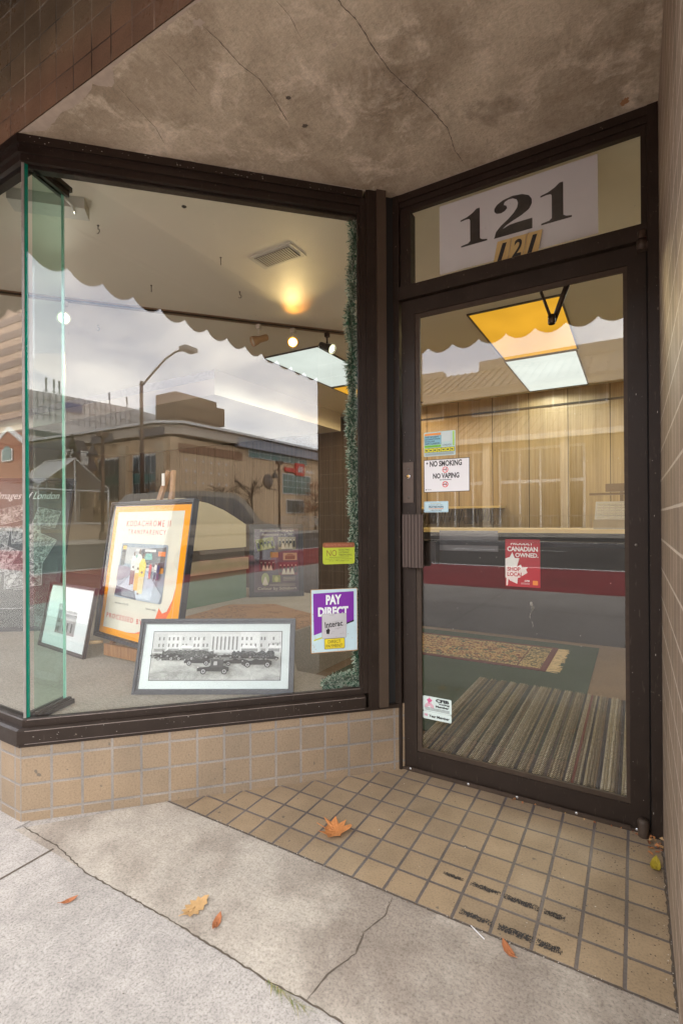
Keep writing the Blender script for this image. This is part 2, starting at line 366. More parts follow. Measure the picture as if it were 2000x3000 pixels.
# text outlines from Blender's built-in font, cached as 2D polygons fitted to a unit box
TXT = {}
def text2d(sx, bold=0., shear=0., sp=1.):
    key = (sx, bold, shear, sp)
    if key not in TXT:
        cu = bpy.data.curves.new('text', 'FONT'); cu.body = sx; cu.size = 1; cu.offset = bold; cu.shear = shear; cu.space_character = sp; cu.resolution_u = 3
        ob = bpy.data.objects.new('text', cu); me = bpy.data.meshes.new_from_object(ob)
        vs_ = [(v_.co.x, v_.co.y) for v_ in me.vertices]; fs = [tuple(p.vertices) for p in me.polygons]
        x0 = min(a for a, b in vs_); x1 = max(a for a, b in vs_); y0 = min(b for a, b in vs_); y1 = max(b for a, b in vs_)
        TXT[key] = ([((a-x0)/(x1-x0), (b-y0)/(y1-y0)) for a, b in vs_], fs)
        bpy.data.objects.remove(ob); bpy.data.curves.remove(cu); bpy.data.meshes.remove(me)
    return TXT[key]
class Panel:
    """flat printed matter: shapes laid in thin layers on a plane (origin lower left)"""
    def __init__(s, o, r, u, step=.0003):
        s.o = Vector(o); s.r = Vector(r); s.u = Vector(u); s.n = s.r.cross(s.u); s.mb = MB(); s.mats = []; s.k = 0; s.step = step
    def mi(s, m_):
        if m_ not in s.mats: s.mats.append(m_)
        return s.mats.index(m_)
    def P(s, x, y): return s.o+s.r*x+s.u*y+s.n*(s.k*s.step)
    def poly(s, pts, m_, lift=True):
        if lift: s.k += 1
        s.mb.poly([s.P(*p) for p in pts], s.mi(m_), [tuple(p) for p in pts]); return s
    def rect(s, x0, y0, x1, y1, m_, lift=True): return s.poly([(x0, y0), (x1, y0), (x1, y1), (x0, y1)], m_, lift)
    def rrect(s, x0, y0, x1, y1, r, m_, lift=True):
        pts = []
        for cx, cy, a0 in ((x1-r, y1-r, 0), (x0+r, y1-r, 90), (x0+r, y0+r, 180), (x1-r, y0+r, 270)):
            for k in range(5): a = R_(a0+k*22.5); pts.append((cx+r*math.cos(a), cy+r*math.sin(a)))
        return s.poly(pts, m_, lift)
    def disc(s, cx, cy, rx, ry, m_, n=20, lift=True): return s.poly([(cx+rx*math.cos(k*2*math.pi/n), cy+ry*math.sin(k*2*math.pi/n)) for k in range(n)], m_, lift)
    def ring(s, cx, cy, r0, r1, m_, n=28, a0=0, a1=360):
        s.k += 1
        for k in range(n):
            a = R_(a0+(a1-a0)*k/n); b = R_(a0+(a1-a0)*(k+1)/n)
            s.mb.poly([s.P(cx+r0*math.cos(a), cy+r0*math.sin(a)), s.P(cx+r1*math.cos(a), cy+r1*math.sin(a)), s.P(cx+r1*math.cos(b), cy+r1*math.sin(b)), s.P(cx+r0*math.cos(b), cy+r0*math.sin(b))], s.mi(m_))
        return s
    def text(s, t, x, y, w, h, m_, bold=0., shear=0., rot=0., sp=1.):
        vs_, fs = text2d(t, bold, shear, sp); s.k += 1; i = len(s.mb.v); ca, sa = math.cos(rot), math.sin(rot)
        for a, b in vs_:
            px, py = a*w, b*h; s.mb.v.append(tuple(s.P(x+px*ca-py*sa, y+px*sa+py*ca)))
        for f in fs:
            s.mb.f.append(tuple(i+q for q in f)); s.mb.mi.append(s.mi(m_)); s.mb.uv.append([(0, 0)]*len(f)); s.mb.sm.append(False)
        return s
    def build(s, name, parent=None, local=False): return s.mb.build(name, s.mats, parent, local, fix=False)

q = math.sqrt(.5)
D, H, C, FY, XR = 2.118, 2.635, -2.025, 1.011, .0804
def Wp(t, off, z): return (C+t*q-off*q, FY+t*q+off*q, z)
WT = lambda p: Wp(*p)
TEND = (D-FY)/q
XE = C+(D-FY)

# ================================================================== SETTING: ground
b = MB(); b.box(-9, .975, -.1, 9, 1.388, 0); apron_y = .975
# apron slab spans only between the diagonal base wall and the side wall, its crack is laid on top
b = MB()
b.poly([(-1.995, .975, 0), (XR, .975, 0), (XR, 1.385, 0), (-1.651, 1.385, 0)])
b.poly([(-1.995, .975, 0), (XR, .975, 0), (XR, .975, -.1), (-1.995, .975, -.1)])
def jag(mb, pts, w, z, mi, seed=1, step=.012, ax='z', wob=.35):
    rnd = random.Random(seed); P = []
    for a, b_ in zip(pts[:-1], pts[1:]):
        a = Vector(a); b_ = Vector(b_); n = max(1, int((b_-a).length/step))
        for i in range(n): P.append(a.lerp(b_, i/n))
    P.append(Vector(pts[-1])); L = []; Rr = []
    for i, p in enumerate(P):
        d = (P[min(i+1, len(P)-1)]-P[max(0, i-1)]).normalized(); nn = Vector((-d.y, d.x)); o = nn*(rnd.uniform(-1, 1)*w*wob)
        ww = w*rnd.uniform(.35, 1.1)*(.3+.7*min(1, i/4, (len(P)-1-i)/4)); L.append(p+o+nn*ww/2); Rr.append(p+o-nn*ww/2)
    for i in range(len(P)-1): mb.poly([(L[i].x, L[i].y, z), (Rr[i].x, Rr[i].y, z), (Rr[i+1].x, Rr[i+1].y, z), (L[i+1].x, L[i+1].y, z)], mi)
jag(b, [(-.639, 1.375), (-.63, 1.30), (-.655, 1.22), (-.642, 1.149), (-.675, 1.06), (-.682, .979)], .005, .0012, 1, 3)
struct(b.build('concrete_apron', [M_apron, M_crack], fix=False))
b = MB(); b.poly([(-1.70, 1.385, .0), (XR, 1.385, .0), (XR, D+.06, .0), (-.90, D+.06, .0)])
rnd = random.Random(5)
# worn black grip tape strips on the tiles
def tapestrip(x0, x1, y, w, seed):
    r = random.Random(seed); n = 44; k = 0
    for i in range(n):
        for j in range(7):
            if r.random() < (.26 if 5 < i < n-6 and 0 < j < 6 else .6): continue
            xa = x0+(x1-x0)*i/n; xb = x0+(x1-x0)*(i+1)/n; ya = y-w/2+w*j/7+(.0012*math.sin(i*.4)); yb = ya+w/7
            b.poly([(xa+r.uniform(-.0012, 0), ya, .0012), (xb+r.uniform(0, .0012), ya, .0012), (xb, yb, .0012), (xa, yb, .0012)], 1)
tapestrip(-.54, -.476, 1.554, .015, 1); tapestrip(-.452, -.361, 1.552, .020, 2); tapestrip(-.350, -.250, 1.550, .022, 3); tapestrip(-.237, -.178, 1.548, .021, 4)
tapestrip(-.448, -.354, 1.427, .021, 5); tapestrip(-.338, -.247, 1.427, .024, 6); tapestrip(-.237, -.172, 1.427, .024, 7)
jag(b, [(-1.69, 1.387), (-1.2, 1.388), (-.6, 1.386), (0, 1.388), (XR, 1.386)], .006, .0014, 2, 8)
jag(b, [(XR-.004, 1.39), (XR-.005, 1.8), (XR-.006, 2.1)], .007, .0014, 2, 9)
struct(b.build('entry_tile_floor', [M_tile_floor, flat('worn_black_grip_tape', (.05, .045, .043), .7, 0, .4, 90), M_crack], fix=False))
b = MB()
b.poly([(-40, -4, 0), (40, -4, 0), (40, .975, 0), (-40, .975, 0)])
b.poly([(-40, .975, 0), (-1.995, .975, 0), (-2.0, 1.05, 0), (-40, 1.05, 0)]); b.poly([(XR, .975, 0), (40, .975, 0), (40, 1.05, 0), (XR, 1.05, 0)])
b.poly([(-40, -4, 0), (-40, -4, -.12), (40, -4, -.12), (40, -4, 0)])
jag(b, [(-1.99, 1.00), (-1.762, 1.0), (-1.55, .972), (-1.153, .979), (-.932, .974), (-.792, .971), (-.686, .977), (-.3, .972), (.2, .976)], .006, .0012, 1, 11)
b.box(-1.761, -3.99, .0008, -1.754, .985, .0016, 1); b.box(-5.2, -3.99, .0008, -5.193, 1.0, .0016, 1); b.box(1.7, -3.99, .0008, 1.707, 1.0, .0016, 1)
for xx in (5.1, 8.5, 12, 16): b.box(xx, -3.99, .0008, xx+.007, 1.0, .0016, 1)
b.box(-40, -2.27, .0009, 40, -2.262, .0017, 1)
b.poly([(-2.6, .9, -.0025), (.3, .9, -.0025), (.3, 1.6, -.0025), (-2.6, 1.6, -.0025)])
struct(b.build('sidewalk', [M_walk, M_crack], fix=False))
# far ground sheet
def zroad(x, y):
    s_ = max(0, min(1, (-9.5-y)/12.)); return -.12+.30*s_*max(0, min(1, (8-x)/8.))
def sheet(mb, x0, x1, y0, y1, dz, mi=0, nx=20, ny=6):
    for i in range(nx):
        for j in range(ny):
            xa, xb = x0+(x1-x0)*i/nx, x0+(x1-x0)*(i+1)/nx; ya, yb = y0+(y1-y0)*j/ny, y0+(y1-y0)*(j+1)/ny
            mb.poly([(xa, ya, zroad(xa, ya)+dz), (xb, ya, zroad(xb, ya)+dz), (xb, yb, zroad(xb, yb)+dz), (xa, yb, zroad(xa, yb)+dz)], mi)
b = MB(); b.poly([(-900, -900, -.35), (900, -900, -.35), (900, 900, -.35), (-900, 900, -.35)]); struct(b.build('ground', flat('far_ground', (.12, .11, .09), .9), fix=False))
b = MB(); sheet(b, -80, 120, -22, -4.4, 0, 0, 50, 8); struct(b.build('road', M_roadmat, fix=False))
b = MB(); sheet(b, -80, 120, -4.45, -4.0, .002); struct(b.build('gutter', M_gutter, fix=False))
b = MB(); sheet(b, -80, 120, -8.9, -4.45, .006, 0, 50, 2); struct(b.build('red_bus_lane', M_redlane, fix=False))
b = MB(); sheet(b, -80, 120, -9.08, -8.9, .010, 0, 50, 1)
for i in range(14): sheet(b, -60+i*9, -56+i*9, -14.1, -13.98, .010, 0, 2, 1)
sheet(b, -80, 120, -18.0, -17.9, .010, 0, 50, 1)
struct(b.build('lane_markings', M_white, fix=False))
b = MB()
for i in range(50):
    xa, xb = -80+i*4, -76+i*4
    za, zb = zroad(xa, -22)+.14, zroad(xb, -22)+.14
    b.poly([(xa, -26.5, za), (xb, -26.5, zb), (xb, -22, zb), (xa, -22, za)]); b.poly([(xa, -22, za), (xb, -22, zb), (xb, -22, zb-.16), (xa, -22, za-.16)])
    b.poly([(xa, -60, za-.02), (xb, -60, zb-.02), (xb, -26.5, zb-.004), (xa, -26.5, za-.004)])
struct(b.build('far_sidewalk', concrete('far_concrete', (.50, .46, .40), (.36, .33, .29), .3, .3, .4, .5), fix=False))

# ================================================================== SHOP BUILDING
shop = thing('shop_building', 'tan tiled shop front with bronze window frames and glass door numbered 121', 'building', (C, FY, 0))
b = MB()
# diagonal base wall and facade base wall with metric UVs
def wallq(mb, p0, p1, z0, z1, u0=0, mi=0):
    L = (Vector(p1)-Vector(p0)).length
    mb.poly([(p0[0], p0[1], z0), (p1[0], p1[1], z0), (p1[0], p1[1], z1), (p0[0], p0[1], z1)], mi, [(u0, z0), (u0+L, z0), (u0+L, z1), (u0, z1)])
wallq(b, (C, FY), (XE, D), -.02, .30)
wallq(b, (C-3.5, FY), (C, FY), -.02, .30, -3.5+.1083*.33)
b.build('base_wall', M_tile_base, shop, fix=False)
b = MB()
wallq(b, (XR, D+.1), (XR, FY), -.02, 2.66)
wallq(b, (XR, FY), (6, FY), -.02, 2.66)
b.build('side_wall', M_tile_side, shop, fix=False)
b = MB()
wallq(b, (-9, FY), (6, FY), H+.003, 4.6, -9)
b.poly([(-9, FY, 4.6), (6, FY, 4.6), (6, 9, 4.6), (-9, 9, 4.6)])
wallq(b, (-9, 9), (-9, FY), -.1, 4.6); wallq(b, (6, FY), (6, 9), -.1, 4.6); wallq(b, (6, 9), (-9, 9), -.1, 4.6)
b.build('fascia', M_tile_fascia, shop, fix=False)
b = MB(); wallq(b, (-9, FY), (C-3.5, FY), -.02, 2.64, 0); b.build('facade_pier', M_tile_side, shop, fix=False)
# soffit with cracks, peeled paint along the fascia edge
b = MB(); zz = H
b.poly([(C-.0, FY+.0006, zz), (XR, FY+.0006, zz), (XR, D+.05, zz), (XE-.04, D+.05, zz)][::-1])
cr_ = {1: [(-1.748, 1.070), (-1.759, 1.110), (-1.767, 1.154)], 2: [(-1.506, 1.059), (-1.526, 1.137), (-1.539, 1.20), (-1.551, 1.265), (-1.591, 1.343)],
      3: [(-1.274, 1.065), (-1.274, 1.130), (-1.294, 1.224), (-1.301, 1.261)],
      4: [(-1.108, 1.075), (-1.10, 1.131), (-1.098, 1.227), (-1.08, 1.303), (-1.085, 1.38), (-1.108, 1.512)],
      5: [(-.873, 1.132), (-.866, 1.186), (-.878, 1.264)],
      6: [(-.72, 1.03), (-.715, 1.12), (-.72, 1.237), (-.703, 1.298), (-.699, 1.404), (-.69, 1.498), (-.654, 1.618), (-.624, 1.732), (-.603, 1.839), (-.616, 1.962), (-.606, 2.05)]}
for k, pts in cr_.items(): jag(b, pts, {4: .0030, 6: .0036}.get(k, .0018), zz-.0008, 1, k, .009)
pe = [(-2.02, 1.012), (-1.93, 1.055), (-1.853, 1.054), (-1.76, 1.041), (-1.70, 1.052), (-1.576, 1.030), (-1.545, 1.062), (-1.519, 1.066), (-1.467, 1.024), (-1.362, 1.022), (-1.274, 1.018), (-1.195, 1.024), (-1.09, 1.019), (-.9, 1.022), (-.7, 1.017), (-.4, 1.02), (XR, 1.016)]
pr = random.Random(4); pe2 = []
for a, c_ in zip(pe[:-1], pe[1:]):
    for i in range(5): t = i/5; pe2.append((a[0]+(c_[0]-a[0])*t, max(1.0125, a[1]+(c_[1]-a[1])*t+pr.uniform(-.005, .005))))
pe2.append(pe[-1])
for a, c_ in zip(pe2[:-1], pe2[1:]): b.poly([(a[0], 1.0118, zz-.0012), (c_[0], 1.0118, zz-.0012), (c_[0], c_[1], zz-.0012), (a[0], a[1], zz-.0012)], 2)
def patch(cx, cy, rx, ry, rot, seed, mi):
    r = random.Random(seed); pts = []
    for k in range(26):
        a = k*2*math.pi/26; f = r.uniform(.62, 1.15); x, y = rx*f*math.cos(a), ry*f*math.sin(a); pts.append((cx+x*math.cos(rot)-y*math.sin(rot), cy+x*math.sin(rot)+y*math.cos(rot), zz-.001))
    b.poly(pts, mi)
for a in ((-1.112, 1.062, .020, .012, .3, 1, 2), (-.80, 1.33, .010, .007, .2, 4, 2), (-1.04, 1.414, .012, .009, .2, 7, 3), (-1.062, 1.546, .014, .010, .2, 8, 3)): patch(*a)
patch(-.022, 2.043, .014, .02, .4, 6, 4)
# pale caulk bead along the frame heads
jag(b, [(C+.03, FY+.035), (XE-.01, D-.02)], .012, zz-.0016, 2, 21, .02, wob=.15); jag(b, [(XE, D-.02), (XR, D-.02)], .010, zz-.0016, 2, 22, .02, wob=.15)
b.build('soffit', [M_soffit, M_crack, M_peel, M_crack, flat('rust_spot', (.36, .18, .08), .9)], shop, fix=False)

# ---- window frames (swept along facade and diagonal with mitred corner)
PF = [(C-3.5, FY), (C, FY), (C+1.375*q, FY+1.375*q)]
PFull = [(C-3.5, FY), (C, FY), (C+1.548*q, FY+1.548*q)]
def prof(o0, o1, z0, z1): return [(o0, z0), (o1, z0), (o1, z1), (o0, z1)]
wf = MB()
wf.sweep(PFull, prof(-.006, .05, .284, .300)); wf.sweep(PF, [(-.016, .2985), (.07, .2985), (.07, .362), (-.006, .356), (-.016, .350)])
wf.sweep(PF, [(.010, .355), (.0285, .358), (.0285, .386), (.013, .386), (.010, .382)]); wf.sweep(PF, prof(.0385, .070, .360, .372))
wf.build('window_sill', M_bronze, shop); wf = MB()
wf.sweep(PF, prof(-.004, .075, 2.602, 2.6345)); wf.sweep(PF, prof(.006, .065, 2.582, 2.603)); wf.sweep(PF, prof(.000, .0285, 2.567, 2.583))
wf.sweep(PF, prof(.012, .0285, 2.540, 2.5675)); wf.sweep(PF, prof(.0385, .070, 2.530, 2.585))
wf.build('window_frame', M_bronze, shop)
b = MB(); b.box(1.356, .008, .387, 1.368, .0285, 2.54, T=WT); b.box(1.368, .0, .362, 1.390, .07, 2.602, T=WT); b.box(1.390, -.012, .300, 1.4, .07, 2.633, T=WT)
b.box(1.4, -.014, .300, 1.436, .07, 2.6335, T=WT)
b.build('window_jamb', M_bronze, shop)
b = MB(); b.box(1.4365, -.026, .300, 1.480, .07, 2.634, T=WT); b.build('mullion', flat('brown_aluminium', (.075, .052, .036), .42, .2, .2, 12), shop)
b = MB(); b.box(1.4805, .012, -.0, 1.566, .05, 2.63, T=WT); b.build('gap_filler', M_black, shop)
b = MB(); b.box(.0408, D+.014, .012, .0453, D+.05, 2.15); b.build('gap_filler', M_black, shop)  # black strip added to stop light leaking through and keep the gap dark
# glass panes
b = MB(); b.box(.014, .029, .362, 1.366, .0355, 2.60, T=WT); b.build('glass_pane', M_glass, shop)
b = MB(); b.box(C-3.45, FY+.028, .362, C-.020, FY+.0375, 2.60); b.build('glass_pane', M_glass, shop)
b = MB(); b.box(C-.0198, FY+.0275, .364, C-.0060, FY+.0400, 2.598)
b.build('glass_edge', M_glassedge, shop)
# butt joint and inner glass fin with its brackets
b = MB(); b.box(.0045, .0215, .366, .0135, .033, 2.585, T=WT); b.build('silicone_joint', M_silicone, shop)
fin0 = Vector((-2.040, 1.075)); fin1 = Vector((-2.085, 1.222)); fd = (fin1-fin0).normalized(); fn = Vector((-fd.y, fd.x))
def FT(p):
    v_ = fin0+fd*p[0]+fn*p[1]; return (v_.x, v_.y, p[2])
L_ = (fin1-fin0).length
b = MB(); b.box(0, -.005, .37, L_-.006, .005, 2.57, T=FT); b.build('glass_fin', M_glassfin, shop)
b = MB(); b.box(L_-.0059, -.0055, .37, L_, .0055, 2.57, T=FT); b.build('glass_fin_edge', M_glassedge2, shop)
for nm, z0, z1 in (('fin_bracket', .372, .400), ('fin_bracket', 2.530, 2.572)):
    b = MB(); b.box(-.01, -.020, z0, L_+.012, -.0056, z1, T=FT); b.box(-.01, .0056, z0, L_+.012, .020, z1, T=FT)
    b.box(-.01, -.030, z0 if z0 < 1 else z0+.022, L_+.018, .030, z0+.018 if z0 < 1 else z1, T=FT)
    b.build(nm, M_bronze, shop)

# ---- door wall
b = MB(); b.box(-.975, D-.02, 0, -.9255, D+.06, 2.634); b.box(.0455, D-.02, 0, XR-.001, D+.06, 2.634)
b.box(-.9255, D-.018, 2.602, .0455, D+.06, 2.634); b.box(-.9255, D-.010, 2.578, .0455, D+.055, 2.602); b.box(-.9255, D-.002, 2.556, .0455, D+.016, 2.578)
b.box(-.9255, D-.004, 2.212, -.874, D+.055, 2.5565); b.box(.026, D-.004, 2.212, .0455, D+.055, 2.5565)
b.box(-.9255, D-.018, 2.153, .0455, D+.055, 2.2125)
b.build('door_frame', M_bronze, shop)
b = MB(); b.box(-.9255, D-.010, 0, .0455, D+.06, .010); b.build('threshold', M_bronze_wear, shop)
b = MB(); b.box(-.875, D+.0165, 2.212, .027, D+.0225, 2.557); b.build('transom_pane', M_glass, shop)
def shelf_(x): return x
lf = MB()
lf.box(-.9215, D, .012, -.858, D+.044, 2.148); lf.box(-.020, D, .012, .0405, D+.044, 2.148)
lf.box(-.858, D+.0004, 2.082, -.020, D+.0436, 2.148); lf.box(-.858, D+.0004, .012, -.020, D+.0436, .090)
door = lf.build('door', M_bronze, shop)
b = MB(); b.box(-.858, D+.005, .0905, -.835, D+.0165, 2.0815); b.box(-.033, D+.005, .0905, -.020, D+.0165, 2.0815)
b.box(-.835, D+.005, 2.062, -.033, D+.0165, 2.0815); b.box(-.835, D+.005, .0905, -.033, D+.0165, .110)
b.build('glazing_bead', M_bronze_wear, door)
b = MB(); b.box(-.850, D+.017, .095, -.025, D+.023, 2.075); b.build('door_glass', M_glass, door)
b = MB()
b.box(-.909, D-.030, .929, -.813, D-.018, 1.168); [b.box(-.909+.016*i, D-.034, .929, -.900+.016*i, D-.030, 1.168) for i in range(6)]
b.box(-.895, D-.018, .96, -.875, D-.0005, .98); b.box(-.895, D-.018, 1.12, -.875, D-.0005, 1.14)
b.build('door_handle', flat('fluted_brown_handle', (.085, .062, .052), .4, .3, .1), door)
b = MB(); b.box(-.8285, D+.0235, .940, -.772, D+.07, 1.045); b.build('inner_handle_block', M_bronze, door)
b = MB(); b.box(-.855, D+.06, 1.030, -.022, D+.082, 1.052); b.box(-.835, D+.0235, 1.036, -.81, D+.06, 1.05); b.box(-.06, D+.0235, 1.036, -.035, D+.06, 1.05)
b.build('push_bar', flat('dark_steel_bar', (.03, .03, .032), .3, .6, .1), door)
b = MB(); b.box(-.771, D+.070, 1.004, -.509, D+.073, 1.094); b.build('letter_plate', flat('brushed_grey_plate', (.13, .13, .135), .35, .6, .1), door)
b = MB(); b.box(-.917, D-.0045, 1.222, -.866, D-.0005, 1.407)
b.build('lock_plate', flat('lock_plate_brown', (.095, .068, .052), .45, .3, .1), door)
YT = lambda cx, cy, cz: (lambda p: Vector((cx+p[0], cy-p[2], cz+p[1])))
b = MB(); b.lathe([(.0, .007), (.0105, .007), (.0125, .004), (.0135, .0)], (0, 0, 0), 1, 20, YT(-.890, D-.005, 1.342)); b.lathe([(0, .0075), (.0085, .0075), (.0085, .0065)], (0, 0, 0), 0, 16, YT(-.890, D-.005, 1.342))
b.box(-.8913, D-.0132, 1.336, -.8887, D-.0124, 1.343, 2)
b.build('lock_cylinder', [flat('brass', (.75, .45, .16), .3, .8, .1), flat('chrome_ring', (.7, .68, .66), .25, .9, .05), M_black], door)
for x_, y_, z_ in ((-.889, D-.0046, 1.377), (-.888, D-.0046, 1.247), (.004, D-.0004, 1.048)):
    b = MB(); b.lathe([(0, .003), (.005, .002), (.006, 0)], (0, 0, 0), 0, 12, YT(x_, y_, z_)); b.build('screw', flat('screw_steel', (.16, .14, .12), .35, .7, .1), door)
b = MB(); b.lathe([(0, 0), (.017, .0), (.017, .032), (0, .034)], (.028, D-.018, 2.118)); b.box(.012, D-.03, 2.116, .046, D-.001, 2.136); b.lathe([(.0145, .0), (.0145, .028), (0, .034)], (.028, D-.018, 2.156))
b.build('top_pivot_hinge', M_bronze_wear, door)
b = MB(); b.lathe([(.017, -.012), (.019, .04), (.015, .048), (0, .050)], (.020, D-.026, .012), seg=18); b.build('bottom_pivot_hinge', M_bronze_wear, door)
b = MB(); b.box(-.02, D-.014, .001, -.90, D-.0105, .018)
for x_ in (-.885, -.42, -.0, -.62, -.2): b.lathe([(0, .002), (.004, .001), (.005, 0)], (0, 0, 0), 1, 10, YT(x_, D-.0142, .012))
b.build('door_sweep', [M_bronze_wear, flat('galvanised_screw', (.5, .5, .5), .3, .8)], shop)
b = MB(); b.tube([(-.325, D+.05, 2.075), (-.292, D+.065, 1.972)], .006); b.tube([(-.222, D+.06, 2.10), (-.285, D+.10, 1.962)], .011); b.lathe([(.012, 0), (.015, .005), (.015, .035), (.010, .04)], (-.289, D+.08, 1.945))
b.build('door_closer', flat('dark_brown_closer', (.05, .03, .02), .4, .4), door)

# ================================================================== INTERIOR
b = MB(); b.poly([(-8.9, 1.05, 0), (-2.05, 1.05, 0), (-.95, 2.16, 0), (1.6, D+.062, 0), (1.6, 6.32, 0), (-8.9, 6.32, 0)]); b.box(-.93, D+.055, -.03, .05, D+.07, -.0005)
struct(b.build('interior_floor', M_floorcarpet, fix=False))
b = MB(); b.poly([(-8.9, 1.06, 2.652), (C+.02, 1.06, 2.652), (XE+.01, D+.055, 2.652), (1.6, D+.055, 2.652), (1.6, 6.34, 2.652), (-8.9, 6.34, 2.652)][::-1])
struct(b.build('interior_ceiling', M_ceil, fix=False))
b = MB(); x = -8.9
b.box(-2.62, 6.30, 0, 1.6, 6.36, 2.66, 0); b.box(-8.9, 6.31, 0, -2.62, 6.36, 2.66, 2)
for i in range(30):
    xg = -.23-.431*i
    if xg > -2.62: b.box(xg-.004, 6.2985, 0, xg+.004, 6.30, 2.65, 1)
    else: b.box(xg-.006, 6.307, 0, xg+.006, 6.31, 2.65, 1)
b.box(-2.62, 6.285, 2.462, 1.6, 6.2984, 2.482, 1)
struct(b.build('back_wall', [M_panel, flat('dark_groove', (.07, .045, .02), .8), M_panel2], fix=False))
b = MB(); b.box(1.6, D, 0, 1.65, 6.36, 2.66); b.box(XR+.01, D+.063, 0, 1.6, D+.10, 2.65); b.box(-8.95, 1.0, 0, -8.9, 6.36, 2.66); struct(b.build('interior_wall', M_cream, fix=False))
b = MB(); b.box(-8.8, 3.63, 2.40, -3.60, 6.10, 2.6505); b.box(-8.8, 3.622, 2.56, -3.60, 3.63, 2.645, 1)
struct(b.build('ceiling_bulkhead', [M_beam, flat('wallpaper_border', (.52, .50, .52), .7, 0, .5, 40)], fix=False))
b = MB()
pl = [(-8.8, 1.085), (-2.047, 1.085), (-1.05, 2.082), (-1.50, 2.09), (-2.04, 2.72), (-2.04, 4.35), (-8.8, 4.35)]
b.prism([(x_, y_, .368) for x_, y_ in pl], (0, 0, -.366))
struct(b.build('display_platform', M_platcarpet, fix=False))
# low green partition with cream cabinet above
pc = thing('display_cabinet', 'cream cabinet with green lower panel standing behind the framed slide poster', 'cabinet', (-3.7, 3.4, .37))
b = MB(); b.box(-3.95, 3.02, .37, -3.36, 3.81, .655); b.build('lower_panel', flat('sage_green_laminate', (.14, .24, .17), .5, 0, .1), pc)
b = MB(); b.box(-3.97, 3.0, .656, -3.335, 3.82, .775); b.build('ledge', flat('beige_ledge', (.46, .40, .30), .5), pc)
b = MB(); b.box(-3.95, 3.03, .776, -3.37, 3.80, .872); b.build('kick_band', flat('grey_brown_band', (.10, .085, .075), .5), pc)
b = MB(); b.prism([(-3.36, 3.02, .873), (-3.36, 3.81, .873), (-3.36, 3.81, 1.10), (-3.36, 3.66, 1.17), (-3.36, 3.5, 1.24), (-3.36, 3.3, 1.30), (-3.36, 3.02, 1.34)], (-.58, 0, 0)); b.build('cream_body', flat('cream_laminate', (.62, .55, .40), .6, 0, .05), pc)
b = MB()
b.poly([(-3.1, 2.70, .371), (-2.05, 2.70, .371), (-2.05, 3.3, .371), (-2.85, 3.62, .371), (-3.2, 3.4, .371)], 0)
mt, nt, out = newmat('patterned_brown_runner'); v = coords(nt); n = pnoise(nt, v, 30, 4, .7, 2.5); n2 = pnoise(nt, v, 4, 2)
c = mixc(nt, ramp(nt, n, [(.50, 0), (.56, 1)]), (.36, .19, .09), (.09, .055, .035)); c = mixc(nt, ramp(nt, n2, [(.42, 0), (.5, 1)]), (.33, .18, .09), c); bsdf(nt, out, c, .8); M_runner = mt
tag(b.build('patterned_mat', M_runner, fix=False), 'flat brown patterned mat lying at the back edge of the display platform', 'mat')

# rugs
b = MB(); b.box(-1.93, 2.54, .0015, -.275, 4.88, .008); tag(b.build('green_carpet', M_greencarpet), 'large dark green carpet square under the fringed rug inside the door', 'carpet')
rg = thing('fringed_rug', 'red and gold oriental runner rug with a cream fringe inside the door', 'rug', (-1.5, 4.3, .009))
mt, nt, out = newmat('oriental_rug'); v = coords(nt); n = pnoise(nt, v, 26, 4, .65, 2.2); n2 = pnoise(nt, v, 14, 2, .6, 1.5)
c = mixc(nt, ramp(nt, n, [(.47, 0), (.52, 1)]), (.15, .035, .03), (.50, .34, .14)); c = mixc(nt, ramp(nt, n2, [(.57, 0), (.60, 1)]), c, (.06, .09, .06)); bsdf(nt, out, c, .95); M_rug = mt
mt, nt, out = newmat('rug_border'); v = coords(nt); n = pnoise(nt, v, 34, 4, .65, 2.)
c = mixc(nt, ramp(nt, n, [(.49, 0), (.53, 1)]), (.07, .07, .045), (.55, .38, .17)); bsdf(nt, out, c, .95); M_rugb = mt
M_rugred = flat('dark_red_rug_edge', (.12, .03, .03), .95)
b = MB(); b.box(-2.6, 3.93, .009, -.575, 4.67, .016, 0); b.box(-2.6, 3.975, .016, -.62, 4.625, .0168, 1); b.box(-2.6, 4.04, .0168, -.80, 4.56, .0176, 2)
b.box(-.79, 3.975, .0169, -.782, 4.625, .0174, 0); b.box(-2.6, 4.035, .0169, -.80, 4.042, .0178, 0)
b.build('rug_body', [M_rugred, M_rugb, M_rug], rg)
b = MB(); r = random.Random(3)
for i in range(120):
    y_ = 3.94+.72*i/120+r.uniform(-.003, .003); l = r.uniform(.06, .10); a = r.uniform(-.3, .3)
    b.poly([(-.576, y_-.0035, .0125), (-.576, y_+.0035, .0125), (-.576+l, y_+.0035+a*l, .010+r.uniform(0, .004)), (-.576+l, y_-.001+a*l, .010)])
b.build('fringe', flat('cream_fringe', (.62, .46, .26), .9), rg)
